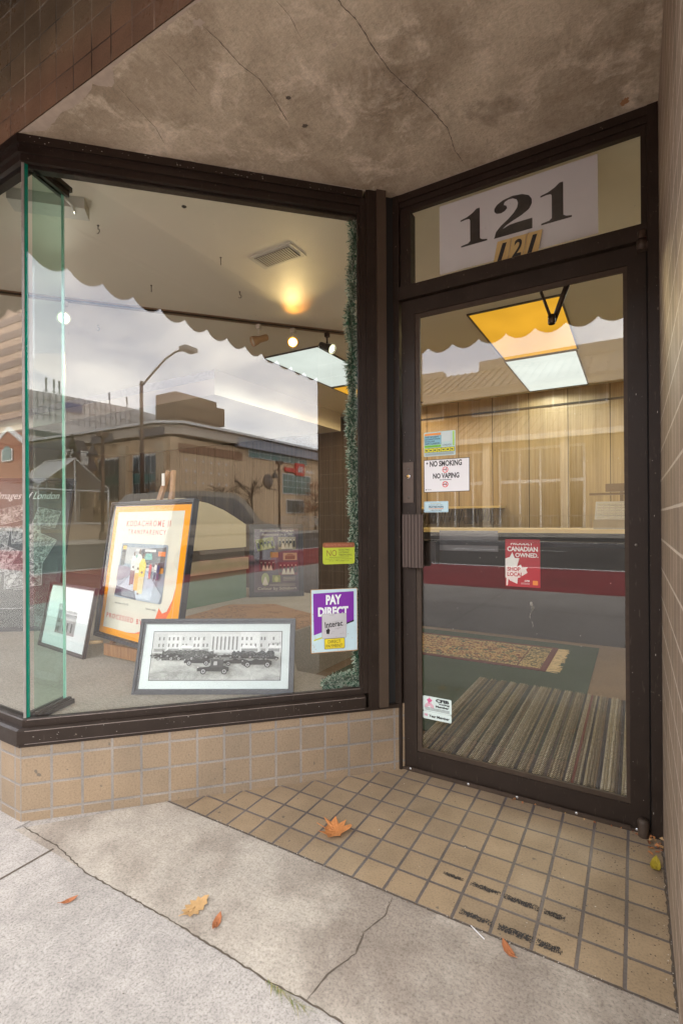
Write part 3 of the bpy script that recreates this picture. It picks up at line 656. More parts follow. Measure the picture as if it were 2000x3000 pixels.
# ribbed striped mat (geometry ribs)
b = MB(); r = random.Random(12); x_ = -.965; pal = [(.60, .51, .37), (.38, .31, .23), (.14, .11, .10), (.07, .065, .07), (.72, .63, .50), (.24, .18, .13), (.48, .40, .31)]
mats = []
for i, c_ in enumerate(pal):
    mt, nt, out = newmat('mat_rib_%s' % ['sand', 'taupe', 'brown', 'charcoal', 'cream', 'umber', 'fawn'][i]); v = coords(nt, False, (60, 110, 60)); n = pnoise(nt, v, 1, 3, .7)
    cc = mixc(nt, ramp(nt, n, [(.3, 0), (.7, 1)]), tuple(y*.45 for y in c_), tuple(min(1, y*1.2) for y in c_)); bsdf(nt, out, cc, .95, 0, n, .8, .01, .1); mats.append(mt)
mats.append(flat('mat_rib_red', (.16, .055, .045), .95, 0, .4, 80))
b.box(-.972, 2.335, .002, .10, 3.565, .006, 3)
seqs = [4, 0, 4, 1, 2, 3, 0, 4, 1, 5, 3]; k = 0; y0_, y1_ = 2.34, 3.56
while x_ < .09:
    w_ = r.choice([.010, .013, .016]); mi = seqs[k % len(seqs)] if r.random() < .75 else r.randrange(7); k += 1
    if abs(x_+.245) < .009: mi = 7
    n_ = 150 if mi in (0, 1, 4, 6) else 40; hgt = .013 if mi in (0, 4, 1, 6) else .009
    for j in range(n_):
        ya = y0_+(y1_-y0_)*j/n_; yb = y0_+(y1_-y0_)*(j+1)/n_; o_ = .0022 if (j % 2 and n_ > 100) else 0; dz = .003 if (j % 2 and n_ > 100) else 0
        b.poly([(x_+o_, ya, .006), (x_+w_*.3+o_, ya, hgt+dz), (x_+w_*.3+o_, yb, hgt+dz), (x_+o_, yb, .006)], mi)
        b.poly([(x_+w_*.3+o_, ya, hgt+dz), (x_+w_*.7+o_, ya, hgt+dz), (x_+w_*.7+o_, yb, hgt+dz), (x_+w_*.3+o_, yb, hgt+dz)], mi)
        b.poly([(x_+w_*.7+o_, ya, hgt+dz), (x_+w_+o_, ya, .006), (x_+w_+o_, yb, .006), (x_+w_*.7+o_, yb, hgt+dz)], mi)
    x_ += w_
tag(b.build('striped_mat', mats, fix=False), 'ribbed door mat with cream, brown and charcoal stripes just inside the glass door', 'mat')

# counter, ledge, cash register
ct = thing('shop_counter', 'long wooden shop counter with dark front before the panelled back wall', 'counter', (-1, 5.3, 0))
b = MB(); b.box(-2.75, 5.02, 0, 1.2, 5.06, 1.005); b.build('counter_front', flat('dark_brown_laminate', (.028, .022, .020), .5), ct)
b = MB(); b.box(-2.8, 4.97, 1.006, 1.25, 5.60, 1.042); b.build('counter_top', flat('yellow_pine_top', (.66, .46, .17), .35, 0, .1), ct)
sh = thing('wall_shelf', 'short yellow wooden shelf on the panelled back wall left of the register', 'shelf', (-1.9, 6.2, 1.28))
b = MB(); b.box(-2.9, 6.0, 1.270, -1.37, 6.284, 1.296); b.build('shelf_board', flat('yellow_pine_top', (.66, .46, .17)), sh)
b = MB(); r = random.Random(8)
for xx in (-2.8, -2.3, -1.8, -1.45): b.box(xx, 6.02, 1.08, xx+.03, 6.28, 1.269)
for i in range(34): xx = -2.85+i*.043; b.tube([(xx, 6.27, 1.265), (xx+r.uniform(-.02, .02), 6.2, r.uniform(1.08, 1.13))], .006, seg=5)
b.build('bracket', flat('dark_wood_bracket', (.10, .06, .035), .6), sh)
rgst = thing('cash_register', 'grey cash register with a wooden display pole on the right of the counter', 'cash register', (-.12, 5.3, 1.043))
b = MB(); b.box(-.33, 5.12, 1.043, .12, 5.50, 1.13); b.prism([(-.32, 5.13, 1.131), (-.32, 5.48, 1.131), (-.32, 5.48, 1.30), (-.32, 5.33, 1.30)], (.43, 0, 0)); b.build('register_body', flat('grey_plastic', (.30, .27, .25), .4), rgst)
b = MB()
for i in range(6):
    for j in range(8): xa = -.30+j*.05; b.box(xa, 5.15+i*.028, 1.145+i*.025, xa+.04, 5.17+i*.028, 1.155+i*.025)
b.build('keypad', flat('beige_keys', (.55, .50, .44), .5), rgst)
b = MB(); b.box(-.12, 5.40, 1.30, -.09, 5.43, 1.40); b.box(-.38, 5.38, 1.365, .12, 5.46, 1.385); b.box(-.24, 5.37, 1.395, -.03, 5.44, 1.47); b.build('pole_display', flat('brown_display', (.14, .08, .04), .4), rgst)

# ceiling lights
M_lw = emis('white_diffuser', (.92, 1.0, .93), .34, .22); M_ly = emis('yellow_diffuser', (1.0, .50, .04), .34, .45)
def clight(x0, y0, x1, y1, mat, label):
    t = thing('ceiling_light', label, 'ceiling light', ((x0+x1)/2, (y0+y1)/2, 2.652), group='fluorescent ceiling panels')
    b = MB(); b.poly([(x0, y0, 2.646), (x1, y0, 2.646), (x1, y1, 2.646), (x0, y1, 2.646)][::-1]); b.build('diffuser', mat, t, fix=False)
    b = MB(); w = .012
    b.box(x0-w, y0-w, 2.640, x1+w, y0, 2.6515); b.box(x0-w, y1, 2.640, x1+w, y1+w, 2.6515); b.box(x0-w, y0, 2.640, x0, y1, 2.6515); b.box(x1, y0, 2.640, x1+w, y1, 2.6515); b.build('trim', flat('dark_trim', (.12, .10, .08), .5), t)
    for k in range(3):     # the tubes' own light below the diffuser
        l = bpy.data.lights.new('tube_light', 'SPOT'); l.energy = 4.3; l.spot_size = R_(172); l.spot_blend = .25; l.shadow_soft_size = 0
        l.color = (1, .74, .36) if mat is M_ly else (.93, 1, .88)
        lo = bpy.data.objects.new('tube_light', l); COL.objects.link(lo); lo.parent = t; lo.location = ((k % 2-.5)*.2, (k-1)*.42, -.03); MW[lo.name] = MW[t.name]
clight(-1.045, 3.63, -.43, 4.84, M_ly, 'glowing yellow ceiling panel behind the top of the door glass')
clight(-1.055, 4.89, -.445, 6.19, M_lw, 'glowing white ceiling panel beyond the yellow one above the door glass')
clight(-2.95, 3.61, -2.36, 4.79, M_lw, 'glowing white ceiling panel behind the tinsel garland in the shop window')
clight(-2.96, 4.84, -2.36, 6.05, M_ly, 'yellow ceiling panel whose corner shows beside the tinsel garland')
clight(.35, 3.63, .96, 4.84, M_lw, 'added unseen white ceiling panel brightening the shop right of the door')  # added out of view to brighten the interior
clight(-7.7, 1.9, -7.1, 3.1, M_lw, 'added unseen white ceiling panel lighting the far left end of the display area')  # unseen panel added to light the left wall
# track with spotlights
tr0, tr1 = Vector((-3.62, 1.58)), Vector((-2.0, 3.45))
tk = (tr1-tr0).normalized(); tn = Vector((-tk.y, tk.x))
b = MB(); TT = lambda p: ((tr0+tk*p[0]+tn*p[1]).x, (tr0+tk*p[0]+tn*p[1]).y, p[2])
b.box(0, -.017, 2.630, (tr1-tr0).length, .017, 2.6515, T=TT); b.box(0, -.019, 2.6285, (tr1-tr0).length, -.0172, 2.640, 1, T=TT)
tag(b.build('light_track', [flat('copper_brown_track', (.26, .17, .10), .5, .3), M_bronze]), 'thin brown lighting track fixed to the ceiling above the display', 'light track')
def spot(px, py, d, mat, label, lit, col=(1, .9, .75), stem='white'):
    t = thing('track_spotlight', label, 'spotlight', (px, py, 2.63), group='spotlights on the ceiling track')
    M_s = flat('white_plastic_adapter', (.62, .58, .5), .5) if stem == 'white' else M_bronze
    b = MB(); b.box(px-.016, py-.016, 2.596, px+.016, py+.016, 2.6285); b.tube([(px, py, 2.596), (px, py, 2.545)], .007); b.build('stem', M_s, t)
    d = Vector(d).normalized(); c0 = Vector((px, py, 2.515)); up = Vector((0, 0, 1)); a = d.cross(up).normalized(); e = a.cross(d)
    T = lambda p: c0+a*p[0]+e*p[1]+d*p[2]
    b = MB(); b.lathe([(0, -.075), (.022, -.073), (.025, -.06), (.025, -.005), (.033, .02), (.038, .045), (.038, .058), (.034, .058), (.030, .046)], (0, 0, 0), 0, 20, T); b.build('lamp_housing', mat, t)
    b = MB(); b.lathe([(0, .040), (.028, .043), (.0300, .0465)], (0, 0, 0), 0, 20, T); b.build('bulb', emis('lit_bulb_'+('warm' if col[2] < .6 else 'white'), col, 9) if lit else flat('unlit_bulb', (.5, .45, .35), .2), t)
    if lit:
        b = MB(); b.lathe([(.0305, .0585), (.0385, .0592), (.0405, .055)], (0, 0, 0), 0, 24, T); b.build('rim_glow', emis('ring_'+('warm' if col[2] < .6 else 'white'), (1, .42, .05) if col[2] < .6 else (.75, .72, .45), .5), t)  # lamplight on the housing rim is put in as a glowing ring
        l = bpy.data.lights.new('spot_beam', 'SPOT'); l.energy = 9; l.color = col; l.spot_size = R_(75); l.spot_blend = .7; l.shadow_soft_size = .03
        lo = bpy.data.objects.new('spot_beam', l); COL.objects.link(lo); lo.parent = t; MW[lo.name] = MW[t.name]
        pos = T((0, 0, .064)); lo.matrix_local = MW[t.name].inverted() @ (Matrix.Translation(pos) @ d.to_track_quat('-Z', 'Y').to_matrix().to_4x4())
    return t
M_sand = flat('tan_lamp_housing', (.42, .27, .15), .5)
spot(-3.30, 1.85+.09, (.75, -.55, -.35), flat('grey_lamp_housing', (.35, .35, .33), .5), 'lit white spotlight at the left end of the track behind the corner glass', True, (1, .98, .8))
spot(-2.449, 2.935, (-.55, -.85, -.45), M_sand, 'unlit tan spotlight turned sideways, leftmost of the three near the garland', False)
spot(-2.275, 3.135, (.52, -.80, -.16), M_sand, 'round lit orange spotlight between the tan and the black spotlights', True, (1, .72, .30))
spot(-2.096, 3.345, (.88, -.05, -.45), flat('black_lamp_housing', (.015, .015, .017), .35), 'black lit spotlight beside the tinsel garland, nearest the door', True, (1, .97, .88), 'black')
# small warm glow above the orange spotlight is cast on the ceiling by an added spot
l = bpy.data.lights.new('added_ceiling_glow', 'SPOT'); l.energy = 3.2; l.color = (1, .36, .04); l.spot_size = R_(40); l.spot_blend = 1; l.shadow_soft_size = .02
lo = bpy.data.objects.new('added_ceiling_glow', l); COL.objects.link(lo); lo.location = (-2.24, 3.05, 2.47); lo.rotation_euler = Vector((-.17, .17, -.17)).to_track_quat('Z', 'Y').to_euler()
# vent
vt = thing('ceiling_vent', 'white slatted air vent in the ceiling above the shop window display', 'vent', (-1.75, 2.26, 2.652))
b = MB(); b.box(-1.90, 2.185, 2.6485, -1.60, 2.335, 2.6515); b.build('vent_frame', flat('vent_white', (.60, .58, .52), .5), vt)
b = MB(); b.box(-1.872, 2.205, 2.6465, -1.628, 2.315, 2.6483); b.build('vent_shade_sheet', flat('vent_dark', (.07, .06, .05), .8), vt)  # solid dark sheet gives the gaps between the slats their shade
b = MB()
for i in range(15): xx = -1.866+i*.0162; b.box(xx, 2.206, 2.6435, xx+.007, 2.314, 2.6464)
b.build('vent_slat', flat('vent_white', (.60, .58, .52)), vt, fix=False)
# hooks
def hook(x, y, label, first=None):
    if first: return copy_thing(first, (x, y, 2.65), random.Random(int(x*100)).uniform(0, 3), label)
    t = thing('ceiling_hook', label, 'hook', (x, y, 2.65), group='small metal hooks screwed into the ceiling')
    b = MB(); pts = [(0, 0, 0), (0, 0, -.018)]+[(.011*math.sin(R_(a))*1.0, 0, -.030+.011*math.cos(R_(a))) for a in range(0, 250, 25)]
    b.tube(pts, .0022, seg=6); b.lathe([(.006, 0), (.005, -.003), (0, -.004)], (0, 0, 0), seg=10); b.build('hook_wire', flat('dark_hook_metal', (.08, .065, .05), .4, .6), t, local=True); return t
h0 = hook(-2.34, 1.55, 'metal hook in the ceiling, nearest the corner glass fin')
hook(-2.03, 2.10, 'metal hook in the ceiling just left of the air vent', h0)
hook(-2.65, 2.12, 'metal hook in the ceiling above the reflected scalloped edge', h0)
hook(-2.23, 2.48, 'metal hook in the ceiling between the air vent and the light track', h0)
hook(-3.54, 2.34, 'metal hook in the ceiling beyond the light track', h0)
b = MB(); b.lathe([(.012, 0), (.009, -.003), (0, -.003)], (-1.85, 1.67, 2.6515), seg=12); tag(b.build('ceiling_hole_plug', M_black), 'small dark round plug in the ceiling near the window head', 'plug')
# batten fixture at the corner
bt = thing('ceiling_batten', 'old white metal fixture on the ceiling behind the corner glass fin', 'light fixture', (-2.4, 1.45, 2.652))
b = MB(); b.box(-2.62, 1.20, 2.60, -2.30, 1.30, 2.6515, T=lambda p: ((p[0]+2.35)*q-(p[1]-1.3)*q-2.30, (p[0]+2.35)*q+(p[1]-1.3)*q+1.42, p[2])); b.build('fixture_body', flat('old_white_metal', (.55, .54, .48), .5), bt)
b = MB(); b.tube([(-2.30, 1.37, 2.64), (-2.26, 1.38, 2.60), (-2.22, 1.34, 2.60), (-2.25, 1.31, 2.64)], .006); b.build('end_clip', flat('bright_clip', (.7, .7, .66), .3, .5), bt)

# ================================================================== framed pictures
def frame_thing(name, label, cat, loc, rz, lean, w, h, fw, depth, matm, group='framed pictures in the shop window'):
    t = thing(name, label, cat, loc, rz, lean, group)
    b = MB()
    # moulded frame: outer step and inner step
    for (a, c_, y0, y1) in ((0, fw*.55, 0, depth), (fw*.55, fw, .006, depth)):
        b.box(a, y0, a, w-a, y1, c_); b.box(a, y0, h-c_, w-a, y1, h-a); b.box(a, y0, c_, c_, y1, h-c_); b.box(w-c_, y0, c_, w-a, y1, h-c_)
    b.build('frame', matm, t, local=True)
    b = MB(); b.box(.004, depth-.004, .004, w-.004, depth+.001, h-.004); b.build('backing', flat('brown_backing', (.12, .08, .05), .9), t, local=True)
    return t
M_fblack = flat('grey_black_frame', (.035, .036, .045), .35, 0, .3, 60)
def PP(t, y=.012): return Panel((0, y, 0), (1, 0, 0), (0, 0, 1))
def fglass(t, w, h, fw):
    b = MB(); b.box(fw-.003, .0035, fw-.003, w-fw+.003, .0055, h-fw+.003); b.build('picture_glass', M_picglass, t, local=True)
M_picglass = glass('picture_glass', (.985, .99, .985), .012)
def G_(v_, nm=None): return flat('print_grey_%02d' % int(v_*100), (v_, v_, v_*1.02), .7, 0, .2, 120)
def photoprint(name, a, b_, sc, lo=.45, hi=.55):
    mt, nt, out = newmat(name); v = coords(nt); n = pnoise(nt, v, sc, 6, .75, 1.0); v2 = coords(nt, False, (1, 1, 2.2)); n2 = pnoise(nt, v2, sc*.3, 3, .6, .5)
    c = mixc(nt, ramp(nt, n, [(lo, 0), (hi, 1)]), a, b_); c = mixc(nt, .8, c, ramp(nt, n2, [(.35, .45), (.6, 1.1)]), 'MULTIPLY'); bsdf(nt, out, c, .7); return mt
M_bw = photoprint('black_white_town_photo', (.06, .06, .06), (.45, .45, .44), 38)
M_bw2 = photoprint('aerial_town_photo', (.05, .06, .05), (.42, .43, .41), 70)
M_street = photoprint('grey_street_print', (.36, .36, .35), (.56, .56, .55), 30, .3, .7)
M_crowd = photoprint('crowd_print', (.02, .02, .02), (.30, .30, .30), 200, .5, .62)
M_matboard = flat('pale_blue_mat_board', (.66, .72, .74), .8, 0, .04)
M_matwhite = flat('cream_mat_board', (.72, .71, .66), .8, 0, .04)

# --- wide street photo
w, h = .724, .336
t = frame_thing('wide_framed_photo', 'wide black and white photo of vintage cars in a dark frame at the window', 'framed photo', (-1.942, 1.435, .3695), .520, .350, w, h, .024, .026, M_fblack)
P = PP(t); P.rect(.02, .02, w-.02, h-.02, M_matboard)
x0, y0, x1, y1 = .066, .062, w-.062, h-.060; W_, H_ = x1-x0, y1-y0
P.rect(x0-.003, y0-.003, x1+.003, y1+.003, G_(.03)); P.rect(x0, y0, x1, y1, M_street)
X = lambda u: x0+u*W_
Y = lambda v_: y0+v_*H_
P.k += 1
P.rect(X(0), Y(.56), X(1), Y(1), G_(.62), False)
blds = [(0, .11, .97, .55), (.11, .22, .93, .70), (.22, .31, .90, .62), (.31, .38, .88, .72), (.38, .45, .95, .6), (.45, .68, .95, .68), (.68, .83, 1, .74), (.83, .89, .9, .58), (.89, 1, .98, .66)]
P.k += 1
for a, c_, tp, g_ in blds: P.rect(X(a)+.001, Y(.58), X(c_)-.001, Y(min(1, tp)), G_(g_), False)
r = random.Random(2); P.k += 1
for a, c_, tp, g_ in blds:
    if a == .45:
        for i in range(7): xa = a+.012+i*.031; P.rect(X(xa), Y(.62), X(xa+.013), Y(.90), G_(.22), False)
    else:
        n_ = max(2, int((c_-a)/.03))
        for i in range(n_):
            for zv in (.68, .82):
                if r.random() < .85: xa = a+.008+i*(c_-a-.01)/n_; P.rect(X(xa), Y(zv), X(xa+.013), Y(zv+.07), G_(.20), False)
        P.rect(X(a+.012), Y(.58), X(c_-.012), Y(.645), G_(.28), False)
P.k += 1
for a, c_ in ((.22, .31), (.69, .8), (.9, 1)): P.poly([(X(a), Y(.66)), (X(c_), Y(.66)), (X(c_), Y(.70)), (X(a)+.006, Y(.72))], G_(.82), False)
P.text('Leonhardt', X(.92), Y(.73), .045, .012, G_(.1), 0, .3)
P.k += 1
for (a, c_, z0_, z1_) in ((.08, .48, .40, .60), (.62, .95, .44, .58)):
    pts = [(X(a+(c_-a)*i/20), Y(z1_+r.uniform(-.03, .03))) for i in range(21)]; P.poly([(X(a), Y(z0_))]+[(X(c_), Y(z0_))]+pts[::-1], M_crowd, False)
def car(cx, cy, s, roof=False):
    P.k += 1; e = lambda u, v_: (X(cx+u*s), Y(cy+v_*s*2.2))
    P.poly([e(-.5, .05), e(.5, .05), e(.5, .2), e(.28, .28), e(.1, .24), e(-.05, .30), e(-.15, .22), e(-.5, .19)], G_(.05), False)
    P.k += 1
    if roof: P.poly([e(-.08, .2), e(.3, .2), e(.33, .5), e(.0, .52), e(-.08, .45)], G_(.08), False); P.k += 1; P.poly([e(0, .28), e(.12, .28), e(.12, .43), e(.02, .43)], G_(.45), False)
    for u in (-.30, .36):
        P.k += 1; P.disc(*e(u, .05), .095*s*W_, .095*s*W_, G_(.03), 16, False); P.k += 1; P.disc(*e(u, .05), .065*s*W_, .065*s*W_, G_(.42), 14, False); P.k += 1; P.disc(*e(u, .05), .03*s*W_, .03*s*W_, G_(.05), 10, False)
    P.k += 1; P.disc(*e(-.47, .2), .02*s*W_, .02*s*W_, G_(.75), 8, False)
    P.k += 1
    if not roof:
        for i in range(8): P.disc(*e(-.1+.08*i, .32+.03*(i % 2)), .018*s*W_, .035*s*W_, G_(.06), 8, False)
        P.k += 1
        for i in range(8): P.disc(*e(-.1+.08*i, .37+.03*(i % 2)), .008*s*W_, .012*s*W_, G_(.6), 6, False)
for a in ((.10, .42, .15), (.26, .42, .15), (.36, .32, .20), (.66, .31, .19), (.82, .28, .23)): car(*a)
for a in ((.05, .47, .10), (.17, .47, .11), (.47, .45, .12), (.58, .44, .12), (.73, .44, .12), (.93, .40, .12)): car(*a)
car(.50, .14, .24, True)
P.build('print', t, True); fglass(t, w, h, .022)

# --- small framed photo
w, h = .565, .398
t = frame_thing('small_framed_photo', 'small black and white photo of an ornate facade beside the green glass fin', 'framed photo', (-3.235, 1.719, .3695), -.101, .197, w, h, .020, .02, flat('dark_brown_frame', (.05, .035, .035), .4))
P = PP(t); P.rect(.016, .016, w-.016, h-.016, M_matboard)
P.rect(.16, .10, .40, .275, G_(.72)); a0 = .16
P.rect(.16, .10, .40, .24, G_(.33)); P.rect(.16, .10, .235, .275, G_(.24)); P.rect(.235, .205, .40, .222, G_(.12)); P.rect(.235, .222, .40, .228, G_(.5))
P.k += 1
for i in range(16): P.rect(.238+i*.0102, .194, .242+i*.0102, .204, G_(.05), False)
for xx in (.262, .312, .362):
    P.k += 1; P.rrect(xx-.016, .112, xx+.016, .178, .0155, G_(.5), False); P.k += 1; P.rrect(xx-.011, .114, xx+.011, .173, .0108, G_(.05), False); P.k += 1; P.rect(xx-.001, .114, xx+.001, .173, G_(.4), False)
P.rect(.178, .165, .215, .24, G_(.04)); P.rect(.178, .112, .192, .14, G_(.04)); P.rect(.200, .112, .215, .14, G_(.04)); P.poly([(.172, .245), (.221, .245), (.197, .268)], G_(.4))
P.k += 1
for xx in (.30, .325, .365): P.rect(xx, .228, xx+.014, .246, G_(.2), False)
P.build('print', t, True); fglass(t, w, h, .018)

# --- slide mount poster on easel
w, h = .843, .797
t = frame_thing('slide_poster', 'large yellow slide poster reading KODACHROME II TRANSPARENCY on a wooden easel', 'framed poster', (-2.763, 1.786, .470), -.143, .145, w, h, .018, .034, M_fblack)
M_yel = flat('kodak_yellow_card', (.95, .37, .0), .6, 0, .03, 9, .05); M_ivory = flat('ivory_card', (.74, .72, .62), .7, 0, .03); M_redink = flat('red_ink', (.62, .035, .03), .6)
P = PP(t, .02); P.rect(.026, .026, w-.026, h-.026, M_yel)
P.rect(.066, .062, .752, .738, M_ivory)
P.text('KODACHROME II', .180, .653, .456, .034, M_redink, .008, sp=1.35); P.text('TRANSPARENCY', .208, .608, .394, .027, M_redink, .008, sp=1.35)
P.text('PROCESSED BY', .092, .118, .39, .027, M_redink, .008, sp=1.35)
M_or = flat('orange_ink', (.85, .13, .02), .6)
P.k += 1; P.poly([(.34, .062), (.42, .068), (.53, .10), (.60, .16), (.625, .225), (.66, .20), (.70, .215), (.74, .28), (.752, .34), (.752, .062), (.32, .062)], M_or, False)
P.k += 1; P.poly([(.38, .062), (.48, .072), (.58, .11), (.65, .165), (.70, .175), (.735, .23), (.752, .32), (.752, .062), (.37, .062)], M_yel, False)
P.text('downtown in the 70s', .17, .205, .15, .012, G_(.15), 0, .3); P.text('colour slide', .50, .205, .10, .012, G_(.15), 0, .3)
# street picture
x0, y0, x1, y1 = .160, .245, .645, .555
def cm(n_, c_): return flat('ink_'+n_, c_, .6, 0, .15, 60)
P.rrect(x0, y0, x1, y1, .015, cm('blue_grey_road', (.26, .33, .42)))
P.k += 1; X = lambda u: x0+u*(x1-x0)
Y = lambda v_: y0+v_*(y1-y0)
pol = lambda pts, m_: (setattr(P, 'k', P.k+1), P.poly([(X(a), Y(b_)) for a, b_ in pts], m_, False))
pol([(.06, .62), (.94, .62), (.94, .93), (.06, .93)], cm('pale_building', (.45, .47, .48))); pol([(.45, .6), (.97, .52), (.97, .96), (.45, .9)], cm('dark_shops', (.07, .08, .10)))
pol([(.03, .55), (.13, .6), (.13, .97), (.03, .97)], cm('black_pole_sign', (.05, .05, .06))); pol([(.05, .88), (.13, .88), (.13, .95), (.05, .95)], cm('yellow_sign', (.8, .5, .03)))
pol([(.22, .62), (.32, .62), (.32, .78), (.22, .78)], cm('bus_grey', (.5, .53, .52))); pol([(.33, .70), (.48, .72), (.44, .80), (.36, .78)], cm('teal_awning', (.10, .42, .38)))
pol([(.53, .71), (.72, .73), (.70, .84), (.58, .83)], cm('teal_awning', (.10, .42, .38))); pol([(.83, .80), (.97, .80), (.97, .88), (.83, .88)], cm('orange_sign', (.85, .20, .02)))
for a in (.36, .55, .66): pol([(a, .86), (a+.12, .865), (a+.12, .91), (a, .905)], cm('shop_sign_white', (.7, .7, .68)))
pol([(.56, .52), (.78, .53), (.78, .60), (.70, .63), (.62, .63), (.56, .58)], cm('white_car', (.66, .68, .70))); pol([(.60, .58), (.72, .58), (.69, .62), (.63, .62)], cm('car_window', (.10, .13, .16)))
pol([(.86, .50), (.97, .51), (.97, .60), (.88, .60)], cm('orange_taxi', (.75, .30, .04)))
pol([(.0, .30), (.10, .33), (.35, .45), (.35, .56), (.0, .58)], cm('purple_grey', (.24, .22, .30))); pol([(.0, .0), (.95, .0), (1., .14), (.62, .55), (.40, .55), (.04, .10)], cm('pavement_blue', (.42, .50, .60)))
pol([(.0, .03), (.5, .0), (.45, .14), (.02, .2)], cm('shadow_navy', (.05, .07, .12)))
def robe(cx, base, s, top, low, skin=(.13, .06, .035)):
    c1, c2, c3 = cm(top[0], top[1]), cm(low[0], low[1]), cm('dark_skin', skin)
    pol([(cx-.055*s, base), (cx+.055*s, base), (cx+.065*s, base+.30*s), (cx+.05*s, base+.42*s), (cx-.05*s, base+.42*s), (cx-.065*s, base+.25*s)], c2)
    pol([(cx-.065*s, base+.32*s), (cx+.065*s, base+.32*s), (cx+.08*s, base+.55*s), (cx+.03*s, base+.66*s), (cx-.03*s, base+.66*s), (cx-.08*s, base+.55*s)], c1)
    P.k += 1; P.disc(X(cx), Y(base+.71*s), .022*s*.46, .036*s*.44, c3, 12, False)
    pol([(cx-.02*s, base+.38*s), (cx+.03*s, base+.38*s), (cx+.03*s, base+.42*s), (cx-.02*s, base+.42*s)], c3)
    pol([(cx-.05*s, base-.02), (cx-.01*s, base-.02), (cx-.01*s, base+.01), (cx-.05*s, base+.01)], c3)
robe(.35, .26, .78, ('white_shirt', (.7, .7, .68)), ('maroon_cloth', (.20, .05, .06))); robe(.47, .16, .98, ('white_cotton', (.75, .74, .66)), ('gold_cloth', (.72, .42, .05))); robe(.56, .12, .93, ('bright_yellow_cloth', (.90, .60, .04)), ('white_gold_cloth', (.70, .60, .30)))
for cx, tp, lw in ((.73, ('red_top', (.6, .04, .04)), ('red_skirt', (.5, .03, .03))), (.84, ('white_shirt', (.7, .7, .68)), ('navy_trousers', (.05, .05, .12))), (.90, ('navy_top', (.06, .07, .2)), ('purple_trousers', (.12, .05, .14)))): robe(cx, .40, .38, tp, lw)
P.build('print', t, True); fglass(t, w, h, .026)
# easel
es = thing('easel', 'wooden easel holding the yellow slide poster', 'easel', (-2.35, 1.9, .37))
b = MB()
def stick(mb, a, c_, w_, d_, mi=0):
    a = Vector(a); c_ = Vector(c_); t_ = (c_-a).normalized(); s_ = t_.cross(Vector((0, 1, 0))).normalized(); e_ = s_.cross(t_)
    mb.prism([a+s_*w_/2+e_*d_/2, a-s_*w_/2+e_*d_/2, a-s_*w_/2-e_*d_/2, a+s_*w_/2-e_*d_/2], c_-a, mi)
bb = MB(); stick(bb, (-2.62, 1.79, .372), (-2.30, 1.955, 1.43), .030, .018); bb.build('leg', M_wood, es)
bb = MB(); stick(bb, (-2.08, 1.72, .372), (-2.262, 1.955, 1.43), .024, .018); bb.build('leg', M_wood, es)
bb = MB(); stick(bb, (-2.95, 2.30, .372), (-2.33, 2.0, 1.30), .030, .02); bb.build('leg', M_wood, es)
bb = MB(); bb.box(-2.60, 1.745, .385, -2.09, 1.765, .45); bb.build('crossbar', M_wood, es)
bb = MB(); bb.tube([(-2.72, 1.72, .445), (-2.66, 1.78, .445)], [.013, .008], seg=10); bb.build('peg', flat('pale_beech', (.62, .42, .22), .5), es)
bb = MB(); bb.tube([(-2.05, 1.66, .445), (-2.05, 1.74, .445)], .010, seg=10); bb.build('peg', flat('pale_beech', (.62, .42, .22), .5), es)
bb = MB(); bb.box(-2.325, 1.925, 1.345, -2.305, 1.93, 1.415, T=None); bb.build('paper_tag', flat('tag_white', (.75, .75, .72), .7), es)

# --- collage poster
w, h = .683, 1.16
t = frame_thing('collage_poster', 'tall dark poster of tilted old photographs titled Images of London at the far left', 'framed poster', (-4.113, 1.601, .3695), .625, .299, w, h, .034, .05, flat('black_wood_frame', (.012, .012, .015), .35))
P = PP(t); P.rect(.03, .03, w-.03, h-.03, flat('charcoal_print', (.02, .024, .022), .6, 0, .1))
P.text('Images of London', .14, .975, .45, .075, G_(.80), 0, .35)
for cx, cy, pw, ph, an, mm in ((.27, .87, .22, .12, .25, M_bw), (.52, .845, .17, .13, -.22, M_bw2), (.17, .69, .20, .17, -.03, M_bw), (.39, .72, .20, .13, .18, M_bw), (.50, .60, .16, .21, -.42, M_bw2), (.19, .51, .24, .16, .04, M_bw), (.42, .40, .25, .17, .10, M_bw), (.16, .32, .20, .19, -.10, M_bw), (.30, .545, .1, .12, -.4, M_bw)):
    ca, sa = math.cos(an), math.sin(an); P.k += 1
    qd = lambda f: [(cx+(a*ca-b_*sa), cy+(a*sa+b_*ca)) for a, b_ in ((-pw*f/2, -ph*f/2), (pw*f/2, -ph*f/2), (pw*f/2, ph*f/2), (-pw*f/2, ph*f/2))]
    P.poly(qd(1.03), G_(.45), False); P.k += 1; P.poly(qd(1), mm, False)
    P.k += 1; P.text('old town view', cx-pw*.2-(-ph*.58)*sa*0, cy-ph*.62-pw*.1*sa, pw*.45, .008, G_(.6), 0, .3, an)
P.text('photographs of London', .30, .155, .22, .012, G_(.6), 0, .3)
P.build('print', t, True); fglass(t, w, h, .032)

